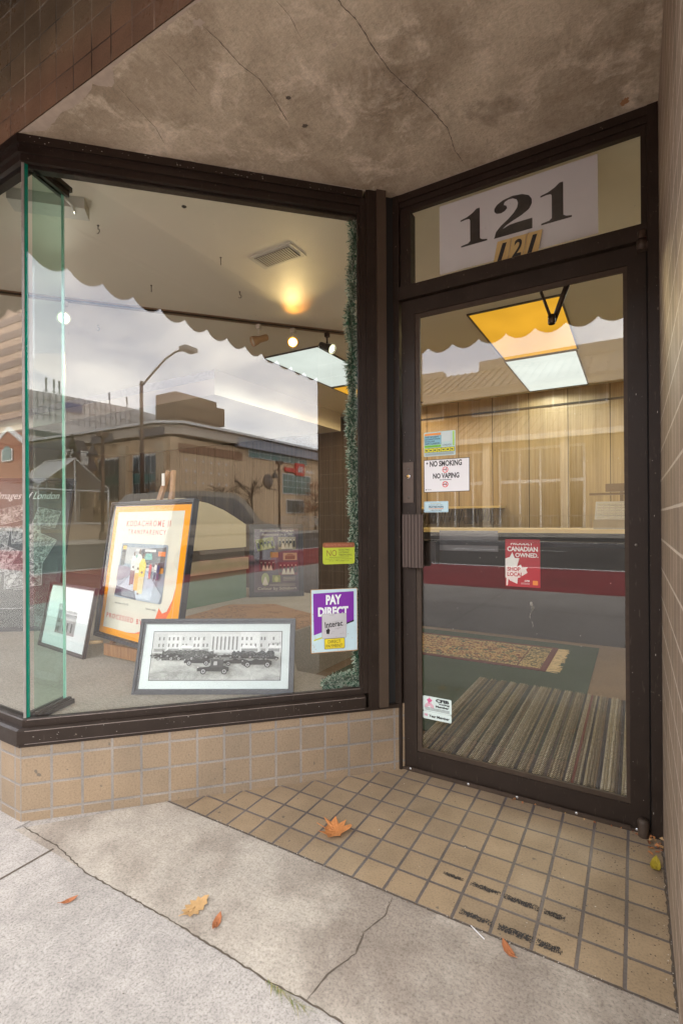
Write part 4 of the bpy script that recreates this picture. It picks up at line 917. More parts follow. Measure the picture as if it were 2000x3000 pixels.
# --- restoration poster
w, h = .546, .737
t = frame_thing('restoration_poster', 'dark purple poster of portrait groups ending in Colour by Schubert behind the display', 'framed poster', (-3.324, 3.813, .3695), .670, .143, w, h, .05, .03, flat('black_wood_frame', (.012, .012, .015)))
P = PP(t); P.rect(.045, .045, w-.045, h-.045, flat('aubergine_print', (.085, .055, .085), .5, 0, .2, 3))
M_gold = flat('pale_gold_ink', (.55, .50, .40), .6)
P.text('Professional Photograph', .11, .655, .34, .026, M_gold); P.text('Restorations since 1982', .13, .620, .31, .024, M_gold); P.text('Colour by Schubert', .085, .062, .39, .036, M_gold, .01)
def group(cx, cy, gw, gh, bgm, dk, lt, n_, an=0):
    P.k += 1; ca, sa = math.cos(an), math.sin(an); tr_ = lambda a, b_: (cx+a*ca-b_*sa, cy+a*sa+b_*ca)
    P.poly([tr_(-gw/2, -gh/2), tr_(gw/2, -gh/2), tr_(gw/2, gh/2), tr_(-gw/2, gh/2)], bgm, False)
    for i in range(n_):
        a = -gw/2+gw*(i+.5)/n_; P.k += 1; P.poly([tr_(a-gw*.07, -gh*.30), tr_(a+gw*.07, -gh*.30), tr_(a+gw*.06, gh*.18), tr_(a-gw*.06, gh*.18)], dk, False); P.k += 1; P.disc(*tr_(a, gh*.26), gw*.035, gw*.045, lt, 8, False)
    for i in range(n_//2+1):
        a = -gw/3+gw*.66*(i+.5)/(n_//2+1); P.k += 1; P.poly([tr_(a-gw*.12, -gh*.45), tr_(a+gw*.12, -gh*.45), tr_(a+gw*.03, 0), tr_(a-gw*.03, 0)], lt, False)
cg = cm
group(.16, .535, .18, .12, cg('olive_print', (.22, .24, .05)), cg('dark_print', (.03, .03, .03)), cg('yellow_skin_print', (.50, .48, .18)), 5, .18)
group(.38, .54, .18, .13, cg('sepia_bg', (.32, .27, .18)), cg('dark_print', (.03, .03, .03)), cg('cream_print', (.62, .56, .46)), 5)
P.rect(.21, .395, .29, .45, cg('sepia_orange', (.45, .25, .08))); P.rect(.34, .365, .48, .44, cg('sepia_light', (.45, .36, .22))); P.rect(.36, .375, .46, .405, cg('sepia_brown', (.15, .08, .04)))
P.poly([(.35, .405), (.47, .405), (.43, .43), (.39, .43)], cg('sepia_mid', (.25, .17, .10)))
group(.18, .315, .16, .11, cg('maroon_bg', (.16, .04, .06)), cg('dark_print', (.03, .03, .03)), cg('cream_print', (.62, .56, .46)), 4); group(.39, .28, .19, .13, cg('maroon_bg', (.16, .04, .06)), cg('dark_print', (.03, .03, .03)), cg('cream_print', (.62, .56, .46)), 5)
P.disc(.16, .175, .04, .065, cg('green_oval', (.30, .33, .14))); P.poly([(.13, .12), (.19, .12), (.165, .20), (.155, .20)], cg('cream_print', (.62, .56, .46))); P.rect(.23, .145, .31, .215, cg('olive_print', (.22, .24, .05))); P.disc(.27, .175, .018, .03, cg('yellow_skin_print', (.5, .48, .18)))
for i in range(3): P.rect(.34, .19-.014*i, .46, .193-.014*i, M_gold)
for i in range(2): P.rect(.20, .122-.012*i, .46, .1245-.012*i, M_gold)
P.build('print', t, True); fglass(t, w, h, .048)

# ================================================================== stickers
def dpanel(x, z, y=D+.0165): return Panel((x, y, z), (1, 0, 0), (0, 0, 1), .00012)
def wpanel(t_, z, off=.0285): return Panel(Wp(t_, off, z), (q, q, 0), (0, 0, 1), .00012)
M_ink = flat('black_ink', (.012, .012, .014), .5); M_paper = flat('white_paper', (.72, .72, .72), .6, 0, .03); M_paper2 = flat('white_vinyl', (.80, .80, .80), .5, 0, .02)
# street number paper behind the transom pane (facing out)
P = Panel((-.745, D+.0240, 2.240), (1, 0, 0), (0, 0, 1), .0001)
P.rect(0, 0, .631, .306, flat('number_paper', (.60, .60, .62), .8, 0, .03, 3))
def one(x, y, w_, h_):
    P.k += 1
    P.poly([(x+w_*.02, y), (x+w_*.98, y), (x+w_*.98, y+h_*.045), (x+w_*.80, y+h_*.075), (x+w_*.72, y+h_*.12), (x+w_*.72, y+h_), (x+w_*.60, y+h_), (x+w_*.45, y+h_*.91), (x+w_*.25, y+h_*.84), (x, y+h_*.80), (x, y+h_*.755), (x+w_*.20, y+h_*.775), (x+w_*.33, y+h_*.765), (x+w_*.36, y+h_*.72), (x+w_*.36, y+h_*.12), (x+w_*.28, y+h_*.07), (x+w_*.02, y+h_*.045)], M_ink, False)
def two(x, y, w_, h_):
    outer = [(.02, .0), (.98, .0), (.98, .27), (.60, .27), (.42, .26), (.24, .20), (.33, .27), (.50, .34), (.72, .42), (.90, .52), (.97, .64), (.97, .76), (.90, .88), (.74, .965), (.50, 1.), (.26, .965), (.10, .89), (.03, .80), (.03, .72), (.09, .65), (.20, .63), (.30, .66), (.36, .72), (.34, .79), (.27, .83), (.30, .90), (.40, .935), (.50, .93), (.60, .87), (.63, .77), (.61, .66), (.52, .54), (.38, .42), (.20, .30), (.07, .17)]
    P.k += 1; P.poly([(x+a*w_, y+b_*h_) for a, b_ in outer], M_ink, False)
one(.095, .095, .118, .150); two(.236, .092, .160, .158); one(.424, .092, .118, .150)
tag(P.build('number_sign'), 'white paper sheet with large black 121 behind the transom glass over the door', 'number sign')
P = Panel((-.508, D+.0163, 2.224), (1, 0, 0), (.0, 0, 1), .00012)
gp = flat('gold_number_plate', (.52, .38, .16), .45, .2)
for i, ch in enumerate('121'):
    xa = .0+i*.060; P.k += 1; P.poly([(xa, 0), (xa+.058, 0), (xa+.076, .088), (xa+.018, .088)], gp, False); P.text(ch, xa+.016, .006, .040, .070, M_ink, .02, .25)
tag(P.build('number_plates'), 'three small gold plates with slanted black digits 121 stuck under the big number', 'number plate')
# gift card sticker (matrix code left blank)
P = dpanel(-.822, 1.429); P.rrect(0, 0, .146, .109, .004, flat('pale_aqua_vinyl', (.52, .68, .66), .5)); lb = flat('label_blue', (.22, .48, .58), .5); bt_ = flat('label_black', (.01, .03, .04), .5)
P.rect(.004, .094, .080, .104, flat('label_orange', (.80, .28, .04), .5)); P.rect(.003, .052, .081, .092, bt_); P.rect(.004, .053, .080, .091, lb)
for i, s_ in enumerate(('WE ACCEPT', 'DOWNTOWN', 'DOLLAR', 'GIFT CARDS!')): P.text(s_, .007, .083-i*.0095, (.064, .069, .045, .066)[i], .0065, bt_, .02)
P.rect(.003, .040, .081, .050, flat('label_green', (.20, .60, .03), .5)); P.text('DowntownLondon.ca', .007, .0425, .068, .005, bt_)
P.rect(.086, .062, .126, .104, flat('pale_square', (.60, .68, .66), .5)); P.rect(.134, .042, .141, .106, flat('lime_stripe', (.40, .68, .10), .5)); P.text('LONDON', .087, .043, .040, .008, flat('steel_blue_ink', (.05, .12, .17), .5))
P.rect(.003, .017, .142, .037, bt_); P.k += 1
for i in range(7): P.rect(.0045+i*.0197, .0185, .0220+i*.0197, .0355, flat('label_yellow', (.75, .72, .02), .5), False)
P.k += 1
for i in range(7): c_ = .0133+i*.0197; P.poly([(c_-.004, .023), (c_+.005, .023), (c_+.003, .028), (c_+.006, .032), (c_-.002, .029), (c_-.006, .031)], bt_, False)
P.k += 1
for i in range(3): P.rect(.006, .0115-i*.003, .138, .0125-i*.003, G_(.2), False)
tag(P.build('gift_card_sticker'), 'aqua, orange and yellow gift card sticker at top left of the door glass', 'sticker')
# no smoking
P = dpanel(-.823, 1.267); P.rect(0, 0, .209, .147, M_ink); P.rect(.0025, .0025, .2065, .1445, M_paper2)
P.text('NO SMOKING', .028, .1145, .147, .026, M_ink, .035); P.text('NO VAPING', .043, .0605, .120, .024, M_ink, .035); P.text('(e-cigarettes)', .075, .0505, .052, .008, M_ink, .02)
for cy in (.099, .034):
    P.ring(.100, cy, .0105, .0135, flat('sign_red', (.75, .02, .02), .5)); P.k += 1; P.rect(.090, cy-.002, .108, cy+.001, M_ink, False); P.poly([(.1, cy+.004), (.108, cy+.009), (.106, cy+.003)], M_ink)
    P.poly([(.090, cy+.0095), (.0915, cy+.0105), (.110, cy-.0085), (.1085, cy-.0100)], flat('sign_red', (.75, .02, .02)))
P.disc(.016, .131, .0045, .0045, G_(.15)); P.text('Ontario', .018, .010, .018, .005, M_ink); P.poly([(.009, .008), (.009, .015), (.016, .012)], M_ink)
tag(P.build('no_smoking_sign'), 'white sign with black border reading NO SMOKING NO VAPING on the door glass', 'sign')
# protection
P = dpanel(-.823, 1.177); P.rrect(0, 0, .113, .049, .003, flat('sticker_pale_blue', (.50, .68, .72), .5)); P.rrect(.0025, .0025, .1105, .0465, .003, flat('sticker_blue_line', (.08, .25, .40), .5)); P.rrect(.0035, .0035, .1095, .0455, .003, flat('sticker_pale_blue', (.5, .68, .72)))
P.text('PROTECTION BY', .030, .037, .050, .005, flat('ochre_ink', (.50, .36, .08), .5)); P.text('FOREST CITY FIRE', .022, .030, .066, .005, flat('steel_ink', (.12, .22, .28), .5)); P.text('PROTECTION', .022, .020, .068, .008, flat('navy_ink', (.01, .04, .08), .5), .04); P.rect(.022, .0145, .090, .017, flat('label_orange', (.8, .28, .04))); P.text('1-800-755-0962', .030, .006, .053, .0055, M_ink)
tag(P.build('alarm_sticker'), 'small pale blue PROTECTION sticker below the no smoking sign', 'sticker')
# canadian owned
red = flat('poster_red', (.40, .022, .03), .5); P = dpanel(-.468, .865, D+.0236+.0)
P = Panel((-.468, D+.0245, .865), (1, 0, 0), (0, 0, 1), .0001)
P.rect(0, 0, .137, .196, red); wv = flat('poster_white', (.74, .72, .68), .5)
P.text('PROUDLY', .022, .172, .088, .014, wv, .03); P.rect(0, .180, .137, .196, flat('poster_dark_red', (.32, .015, .02), .5))
P.text('CANADIAN', .008, .146, .120, .020, wv, .03); P.text('OWNED.', .040, .122, .090, .018, wv, .03)
leaf = [(0, .115), (.018, .122), (.028, .142), (.038, .118), (.056, .118), (.046, .082), (.062, .092), (.066, .080), (.090, .082), (.082, .072), (.088, .060), (.060, .040), (.050, .036), (.047, .012), (.018, .024), (.012, .032), (.009, .003), (.003, .003), (.004, .034), (0, .036)]
P.poly(leaf, wv); P.text('SHOP', .008, .064, .052, .017, red, .03); P.text('LOCAL', .008, .042, .062, .017, red, .03)
P.text('CFIB', .076, .022, .020, .007, wv, .04, .2); P.rrect(.108, .010, .128, .028, .003, flat('label_orange', (.8, .28, .04))); P.rect(.062, .012, .096, .013, wv); P.rect(.062, .016, .096, .017, wv)
tag(P.build('shop_local_poster'), 'red poster with white maple leaf reading CANADIAN OWNED SHOP LOCAL on the door glass', 'poster')
# CFIB
P = dpanel(-.834, .243); P.rrect(0, .035, .133, .103, .006, flat('sticker_white_green', (.62, .72, .68), .5)); P.rrect(0, 0, .133, .034, .006, flat('sticker_white_green', (.62, .72, .68)))
pk = flat('pink_ink', (.62, .12, .26), .5)
for rr_ in (.008, .012, .016, .020): P.ring(.030, .052, rr_, rr_+.002, pk, 16, 0, 180)
ml = [(0, 0), (-.001, -.008), (.001, -.008), (0, 0), (.008, -.001), (.007, .003), (.014, .008), (.011, .010), (.012, .014), (.007, .012), (.005, .017), (.003, .015), (0, .024), (-.003, .015), (-.005, .017), (-.007, .012), (-.012, .014), (-.011, .010), (-.014, .008), (-.007, .003), (-.008, -.001)]
P.poly([(.031+a, .077+b_) for a, b_ in ml[1:]], pk)
P.text('CFIB', .060, .082, .062, .015, M_ink, .06); P.text('Voting', .072, .070, .052, .010, M_ink, .05); P.text('Member', .060, .058, .062, .010, M_ink, .05)
for i in range(3): P.rect(.010, .0505-i*.0045, .124, .0525-i*.0045, G_(.2))
P.text('10', .008, .013, .014, .011, pk, .03); P.text('Year Member', .028, .010, .095, .012, M_ink, .03)
o = P.build('member_sticker'); tag(o, 'pale CFIB Voting Member sticker at the bottom left of the door glass', 'sticker')
# PAY DIRECT
P = wpanel(1.138, .553); pb = flat('pale_blue_decal', (.50, .66, .70), .5, 0, .1, 20); pu = flat('purple_decal', (.19, .02, .33), .5, 0, .06)
P.rect(-.003, -.002, .213, .282, flat('rust_edge', (.45, .24, .08), .8, 0, .6, 60)); P.rect(0, .001, .2105, .280, pb)
P.poly([(.010, .078), (.196, .135), (.196, .268), (.008, .264)], pu)
P.poly([(.008, .063), (.200, .128), (.200, .134), (.008, .070)], pb); P.poly([(.155, .118), (.196, .131), (.196, .139), (.155, .124)], M_ink); P.poly([(.010, .052), (.055, .064), (.055, .071), (.010, .059)], flat('lime_yellow', (.55, .58, .05), .5))
P.text('PAY', .066, .212, .072, .044, flat('decal_white', (.74, .78, .78), .5), .05); P.text('DIRECT', .030, .160, .140, .042, flat('decal_white', (.74, .78, .78)), .05)
P.rrect(.047, .060, .161, .171, .006, flat('silver_rim', (.35, .35, .36), .4)); P.rrect(.0485, .0615, .1595, .1695, .006, flat('silver_sticker', (.58, .58, .60), .35, .3, .1)); P.k += 1
r = random.Random(7)
for i in range(26): a, c_ = .052+r.random()*.1, .064+r.random()*.1; an = r.choice((.2, 1.75)); l_ = r.uniform(.012, .03); P.poly([(a, c_), (min(.157, a+l_*math.cos(an)), c_+min(.167-c_, l_*math.sin(an))), (min(.157, a+l_*math.cos(an)), c_+min(.168-c_, l_*math.sin(an)+.0018)), (a, c_+.0018)], G_(.42), False)
P.text('Interac', .062, .108, .082, .026, M_ink, .02, 0, .08); P.poly([(.068, .082), (.080, .080), (.084, .098), (.076, .108), (.071, .100), (.066, .102)], M_ink)
P.rrect(.058, .013, .152, .060, .004, M_ink); P.rrect(.0595, .0145, .1505, .0585, .004, flat('decal_yellow', (.70, .56, .02), .5)); P.text('DIRECT', .075, .0385, .058, .014, M_ink); P.text('PAYMENT', .066, .0195, .076, .014, M_ink)
r = random.Random(9); P.k += 1
for i in range(60):
    a, c_ = (r.uniform(.002, .02) if r.random() < .5 else r.uniform(.1, .21)), (r.uniform(.0, .28) if r.random() < .5 else r.uniform(.0, .06)); s_ = r.uniform(.0008, .003); P.poly([(a, c_), (a+s_, c_+s_*.3), (a+s_*.7, c_+s_), (a-s_*.2, c_+s_*.8)], flat('rust_spot2', (.45, .18, .05), .8), False)
tag(P.build('payment_sign'), 'weathered purple and pale blue PAY DIRECT sticker in the window by the garland', 'sticker')
# NO soliciting
P = wpanel(1.191, .946); lg = flat('translucent_lime', (.42, .50, .03), .5); P.rrect(0, 0, .148, .097, .010, lg); P.rrect(.0, .074, .148, .097, .008, flat('brown_red_band', (.25, .08, .03), .5))
P.text('PRIVATE PROPERTY', .012, .080, .124, .010, flat('red_lettering', (.45, .16, .10), .5)); P.text('NO', .018, .036, .046, .028, flat('brown_lettering', (.22, .12, .02), .5))
for i, s_ in enumerate(('SOLICITING', 'LOITERING', 'TRESPASSING')): P.text(s_, .073, .060-i*.0115, (.052, .048, .062)[i], .008, M_ink)
P.rect(.03, .0305, .122, .032, M_ink); P.text('Provincial Trespass to Property Act', .012, .020, .124, .006, M_ink); P.text('R.S.O. 1990 Chapter T.21', .03, .0115, .09, .006, M_ink)
tag(P.build('private_property_sign'), 'lime green PRIVATE PROPERTY NO SOLICITING sticker above the PAY DIRECT one', 'sticker')

# ================================================================== garland
b = MB(); r = random.Random(21); path = []
for i in range(80):
    s_ = i/79; z_ = 2.548-s_*(2.548-.40); t_ = 1.358-.018*s_-.009*math.sin(s_*5.5)+.004*math.sin(s_*23)+.004*math.sin(s_*51)
    if s_ > .82: t_ += (s_-.82)*.16
    path.append(Vector(Wp(t_, .072, z_)))
for i in range(14): s_ = i/13; path.append(Vector(Wp(1.352-.14*s_, .075+.03*math.sin(s_*3), .398+.012*math.sin(s_*6))))
b.tube(path, .004, 2, 5)
def fluff(path, n_, rad):
    for i in range(n_):
        f = r.random()*(len(path)-1.001); k = int(f); p = path[k].lerp(path[k+1], f-k)
        d = Vector((r.gauss(0, 1), r.gauss(0, 1), r.gauss(0, 1)-.25)).normalized(); l_ = rad*r.uniform(.55, 1.15)*(1+.22*math.sin(k*.8)+.12*math.sin(k*2.3))
        s_ = d.cross(Vector((r.random()-.5, r.random()-.5, r.random()-.5))).normalized()*.0021; p0 = p+d*l_*.1; p1 = p+d*l_*.62; p2 = p+d*l_
        if abs(r.random()) < .0: continue
        b.poly([p0-s_, p0+s_, p1+s_, p1-s_], 0); b.poly([p1-s_, p1+s_, p2+s_*.5, p2-s_*.5], 1 if r.random() < .62 else 0)
fluff(path, 18000, .034)
b2 = path[-16:]; fluff(b2, 2600, .034)
tag(b.build('tinsel_garland', [flat('dark_green_tinsel', (.016, .12, .065), .4, .1, .3, 30), flat('frosted_tinsel_tip', (.48, .56, .46), .5), M_black], fix=False), 'frosted green tinsel garland hanging down the right edge of the window', 'garland')

# ================================================================== awning over the sidewalk
aw = thing('awning', 'dark brown canvas awning with a scalloped valance above the shop front', 'awning', (-1.3, FY, 3.5))
M_canvas = flat('brown_canvas', (.075, .058, .042), .9, 0, .1)
b = MB(); a0, a1 = -5.2, 1.9
b.prism([(a0, FY-.01, 3.50), (a0, .37, 2.80), (a0, .37, 2.79), (a0, FY-.01, 3.48)], (a1-a0, 0, 0)); b.build('canvas_slope', M_canvas, aw)
b = MB(); per = .209; ph = -.63; xs = []
n_ = int((a1-a0)/per*12)
top = []; bot = []
for i in range(n_+1):
    x_ = a0+(a1-a0)*i/n_; f = ((x_-ph)/per) % 1.0; zb = 2.558-.052*abs(math.sin(math.pi*f))**.8; bot.append((x_, zb))
for i in range(n_):
    (xa, za), (xb, zb) = bot[i], bot[i+1]
    for y_, rv in ((.366, 0), (.369, 1)):
        pts = [(xa, y_, za), (xb, y_, zb), (xb, y_, 2.80), (xa, y_, 2.80)]; b.poly(pts[::-1] if rv else pts)
b.build('scalloped_valance', M_canvas, aw, fix=False)
b = MB(); b.tube([(a0, .372, 2.79), (a1, .372, 2.79)], .014)
for xx in (a0, (a0+a1)/2, a1): b.tube([(xx, .372, 2.79), (xx, FY-.02, 3.2)], .012)
b.build('awning_rail', flat('painted_steel', (.12, .10, .09), .5, .4), aw)

# ================================================================== leaves and litter
b = MB(); r = random.Random(55)
for i in range(26):
    f = i/25; cx = -.365+.006*math.sin(f*9); cz = .80-f*.10; s_ = (.0045 if f < .25 else .0009)*(r.random() < .75)*r.uniform(.5, 1.3); b.poly([(cx+s_*math.cos(k), D+.0166, cz+s_*1.4*math.sin(k)) for k in range(6)])
for i in range(60):
    cx, cz, s_ = r.uniform(-.83, -.04), r.uniform(.15, 2.0), r.uniform(.0006, .0017); b.poly([(cx+s_*math.cos(k), D+.0166, cz+s_*math.sin(k)) for k in range(6)])
tag(b.build('dried_drip', flat('dried_drip', (.55, .52, .45), .7), door, fix=False), kind='stuff')
def leafmesh(pts, c, s, rot, z, curl, name, mat_, label, cat='leaf', group=None, tilt=0.):
    b = MB(); ca, sa = math.cos(rot), math.sin(rot)
    n_ = len(pts); cx = sum(p[0] for p in pts)/n_; cy = sum(p[1] for p in pts)/n_
    def w_(x, y):
        X_, Y_ = x*s, y*s; zz_ = z+curl*s*((x-cx)**2*1.2+(y-cy)**2*.8)+.004*s*10*math.sin(x*9+y*5)*abs(curl)*.3+tilt*max(0, x)*s
        return (c[0]+X_*ca-Y_*sa, c[1]+X_*sa+Y_*ca, zz_)
    for i in range(n_):
        p, p2 = pts[i], pts[(i+1) % n_]; m0 = ((p[0]+cx)/2, (p[1]+cy)/2); m1 = ((p2[0]+cx)/2, (p2[1]+cy)/2)
        b.poly([w_(cx, cy), w_(*m0), w_(*m1)]); b.poly([w_(*m0), w_(*p), w_(*p2), w_(*m1)])
    b.tube([w_(cx, cy), w_(cx-.25, cy-.02), w_(-.62, -.03)], .0012*s*12, 0, 5)
    o = b.build(name, mat_, fix=False); sf = o.modifiers.new('thickness', 'SOLIDIFY'); sf.thickness = .0006
    tag(o, label, cat, group); return o
maple = [(-.35, 0), (-.28, -.2), (-.5, -.42), (-.2, -.36), (-.1, -.6), (.08, -.34), (.30, -.45), (.28, -.22), (.55, -.12), (.62, 0), (.55, .14), (.30, .2), (.34, .46), (.08, .34), (-.08, .62), (-.2, .36), (-.48, .42), (-.28, .2)]
oak = [(-.5, -.02), (-.36, -.12), (-.38, -.28), (-.2, -.22), (-.12, -.38), (.02, -.22), (.10, -.34), (.24, -.2), (.34, -.24), (.42, -.10), (.58, -.03), (.5, .10), (.36, .14), (.34, .28), (.2, .2), (.08, .36), (0, .2), (-.16, .32), (-.22, .16), (-.38, .2), (-.36, .06)]
sliver = [(-.5, 0), (-.3, -.13), (0, -.17), (.3, -.12), (.5, 0), (.3, .14), (0, .20), (-.3, .12)]
Mo = flat('orange_leaf', (.46, .18, .055), .6, 0, .45, 60); My = flat('tan_leaf', (.46, .28, .12), .65, 0, .35, 60); Mr = flat('rust_leaf', (.34, .12, .045), .6, 0, .4, 60); Mg = flat('mustard_leaf', (.36, .27, .02), .55, 0, .4, 60)
leafmesh(maple, (-.956, 1.558), .105, .35, .004, .45, 'maple_leaf', Mo, 'curled orange maple leaf lying on the entry tiles', tilt=.12)
leafmesh(oak, (-1.128, 1.045), .088, .85+math.pi/2*0+.6, .0025, .25, 'oak_leaf', My, 'flat tan lobed oak leaf on the stained concrete apron')
leafmesh(sliver, (-1.03, 1.037), .062, 2.0, .003, .5, 'curled_leaf', Mr, 'small rust seed leaf beside the oak leaf on the apron')
leafmesh(sliver, (-.295, 1.358), .062, 2.3, .003, .5, 'curled_leaf', Mr, 'small rust leaf at the tile edge in front of the grip strips')
leafmesh(sliver, (-1.475, .873), .05, 1.2, .003, .4, 'curled_leaf', Mr, 'small brown leaf on the pale sidewalk at lower left')
leafmesh(sliver, (.052, 1.925), .085, 1.5, .004, .6, 'mustard_leaf', Mg, 'mustard yellow leaf against the right side wall')
b = MB(); r = random.Random(31)
for i in range(38):
    cx, cy = (r.uniform(.035, .078), r.uniform(1.99, 2.095)) if i < 20 else (r.uniform(-.45, .03), r.uniform(2.085, 2.10))
    s_ = r.uniform(.004, .012) if i < 20 else r.uniform(.002, .007); a = r.uniform(0, 6); z_ = r.uniform(.002, .012) if i < 20 else .003
    b.poly([(cx+s_*math.cos(a), cy+s_*math.sin(a), z_), (cx+s_*.6*math.cos(a+1.8), cy+s_*.6*math.sin(a+1.8), z_+r.uniform(0, .01)), (cx-s_*math.cos(a), cy-s_*math.sin(a), z_), (cx+s_*.6*math.cos(a-1.6), cy+s_*.6*math.sin(a-1.6), z_+r.uniform(0, .006))], r.randrange(3))
tag(b.build('leaf_litter', [Mo, Mr, My], fix=False), 'crumbled dry leaf bits in the corner below the door pivot', 'leaf litter', kind='stuff')
b = MB(); r = random.Random(33)
for i in range(80):
    f = r.random(); x_ = -.80+f*.12; y_ = .973+r.uniform(-.004, .004)-f*.012; a = r.uniform(-1.3, .2); l_ = r.uniform(.03, .085)
    b.poly([(x_, y_, .001), (x_+.0028, y_, .001), (x_+l_*math.cos(a), y_+l_*math.sin(a)*.5, r.uniform(.003, .012))], r.randrange(2))
tag(b.build('grass_tuft', [flat('dry_grass', (.42, .36, .16), .8), flat('green_grass', (.16, .20, .05), .8)], fix=False), 'dry and green grass blades in the sidewalk crack at lower centre', 'grass', kind='stuff')
b = MB(); r = random.Random(35)
for i in range(260):
    x_ = r.uniform(-1.9, .07); y_ = r.uniform(.35, 2.08)
    if x_-y_ < -3.0: continue
    s_ = r.uniform(.0008, .0026); pts = [(x_+s_*r.uniform(.6, 1.2)*math.cos(k*1.05), y_+s_*r.uniform(.6, 1.2)*math.sin(k*1.05), .0016) for k in range(6)]; b.poly(pts, r.choice((0, 0, 1, 2)))
for i in range(340):   # debris along the tile edge and the right wall
    if i < 240: x_ = r.uniform(-1.6, .07); y_ = 1.386+r.gauss(0, .004)
    else: x_ = XR-abs(r.gauss(0, .012))-.002; y_ = r.uniform(1.3, 2.08)
    s_ = r.uniform(.0006, .0022); b.poly([(x_+s_*math.cos(k*2.1+i), y_+s_*math.sin(k*2.1+i)*1.5, .0018) for k in range(3)], r.choice((0, 1, 3)))
for i in range(160): x_ = r.uniform(-.25, .07); y_ = r.uniform(1.4, 2.09); s_ = r.uniform(.001, .0024); b.poly([(x_+s_*math.cos(k), y_+s_*math.sin(k), .0017) for k in range(6)], 0)
tag(b.build('ground_specks', [M_crack, M_dirtwhite, flat('grey_grit', (.2, .19, .18), .9), flat('brown_bits', (.20, .12, .06), .9)], fix=False), 'tiny grit and dirt specks on tiles and concrete', 'dirt', kind='stuff')
b = MB(); b.box(-.405, 1.374, .001, -.36, 1.377, .002, T=lambda p: (p[0], p[1]+(p[0]+.38)*-.9*0+(.38+p[0])*-.6, p[2])); tag(b.build('paper_scrap', M_paper), 'thin white scrap of paper at the edge of the entry tiles', 'litter')
# paint specks and scuffs on the dark frame
b = MB(); r = random.Random(41)
for i in range(36):
    z_ = r.uniform(.03, 2.1); x_ = r.choice((r.uniform(-.915, -.865), r.uniform(-.015, .036), r.uniform(.05, .075))); s_ = r.uniform(.0006, .0018); ht = s_*r.choice((1, 1, 1, 5)); y_ = (D-.0212 if x_ > .045 else D-.0006)
    b.poly([(x_, y_, z_), (x_+s_, y_, z_), (x_+s_, y_, z_+ht), (x_, y_, z_+ht)])
for i in range(34): t_ = r.uniform(.02, 1.35); z_ = r.uniform(.304, .346); s_ = r.uniform(.0006, .0018); b.poly([Wp(t_, -.0166, z_), Wp(t_+s_*r.choice((1, 4)), -.0166, z_), Wp(t_+s_, -.0166, z_+s_), Wp(t_, -.0166, z_+s_)])
for i in range(50): t_ = r.uniform(.03, 1.35); z_ = r.uniform(2.604, 2.632); s_ = r.uniform(.0008, .0026); b.poly([Wp(t_, -.0046, z_), Wp(t_+s_*2, -.0046, z_), Wp(t_+s_, -.0046, z_+s_), Wp(t_, -.0046, z_+s_)])
tag(b.build('paint_specks', M_dirtwhite, shop, fix=False), kind='stuff')
# worn bright edges of the frame, a few millimetres wide
b = MB(); b.box(.02, -.0172, .3475, 1.37, -.0158, .3500, T=WT); b.box(.02, -.0172, .2990, 1.37, -.0158, .3006, T=WT); b.box(.02, .0094, .3805, 1.355, .0104, .3830, T=WT)
b.build('worn_edge', flat('scuffed_edge', (.22, .18, .16), .5, .4, .6, 70), shop)

# ================================================================== STREET SIDE (seen mirrored in the glass)
M_tanwall = flat('tan_stucco_wall', (.60, .43, .27), .85, 0, .08, .5); M_palewall = flat('pale_panel_wall', (.58, .56, .56), .8, 0, .06, .4); M_brick = flat('red_brick_wall', (.36, .15, .09), .9, 0, .15, 3)
M_dwin = flat('dark_window_glass', (.06, .075, .075), .1, 0, .3, .6); M_gwin = flat('green_window_glass', (.05, .14, .12), .12, 0, .3, .6); M_wframe = flat('white_window_frame', (.66, .65, .62), .6); M_roofm = flat('taupe_metal_roof', (.33, .27, .21), .5, .1, .06, .6)
# --- hall across the street (mirrored in the door)
hall = thing('market_hall', 'long taupe market hall with standing seam roofs across the street mirrored in the door', 'building', (-8, -27, 0))
b = MB(); b.box(-34, -40, .0, 6, -27.2, 5.75); b.build('lower_wall', flat('beige_hall_wall', (.46, .36, .24), .85, 0, .05, .5), hall)
b = MB(); b.prism([(-35, -26.0, 5.95), (-35, -26.0, 6.05), (-35, -31, 8.1), (-35, -31, 7.9)], (42, 0, 0))
for i in range(74): xx = -35+i*.57; b.prism([(xx, -26.0, 6.06), (xx+.05, -26.0, 6.06), (xx+.05, -31, 8.11), (xx, -31, 8.11)], (0, 0, .07))
b.build('lower_roof', M_roofm, hall)
b = MB(); b.box(-35, -26.05, 5.68, 7, -25.9, 5.98); b.build('gutter', flat('pale_gutter', (.58, .54, .46), .6), hall)
b = MB(); b.box(-34, -40, 5.75, 6, -31.0, 10.2); b.build('upper_wall', flat('brown_clerestory_wall', (.30, .21, .13), .85), hall)
b = MB(); b.prism([(-35, -29.2, 9.6), (-35, -29.2, 9.85), (-35, -35, 12.7), (-35, -35, 12.4)], (42, 0, 0))
for i in range(74): xx = -35+i*.57; b.prism([(xx, -29.2, 9.87), (xx+.05, -29.2, 9.87), (xx+.05, -35, 12.72), (xx, -35, 12.72)], (0, 0, .07))
b.build('upper_roof', M_roofm, hall)
b = MB(); b.box(-35, -29.3, 9.25, 7, -29.15, 9.62); b.build('upper_fascia', flat('pale_fascia', (.44, .37, .28), .7), hall)
b = MB(); b.box(-35, -36, 12.6, -13.5, -35, 13.2); b.box(-10.5, -36, 12.6, 7, -35, 13.5); b.build('ridge_box', M_roofm, hall)
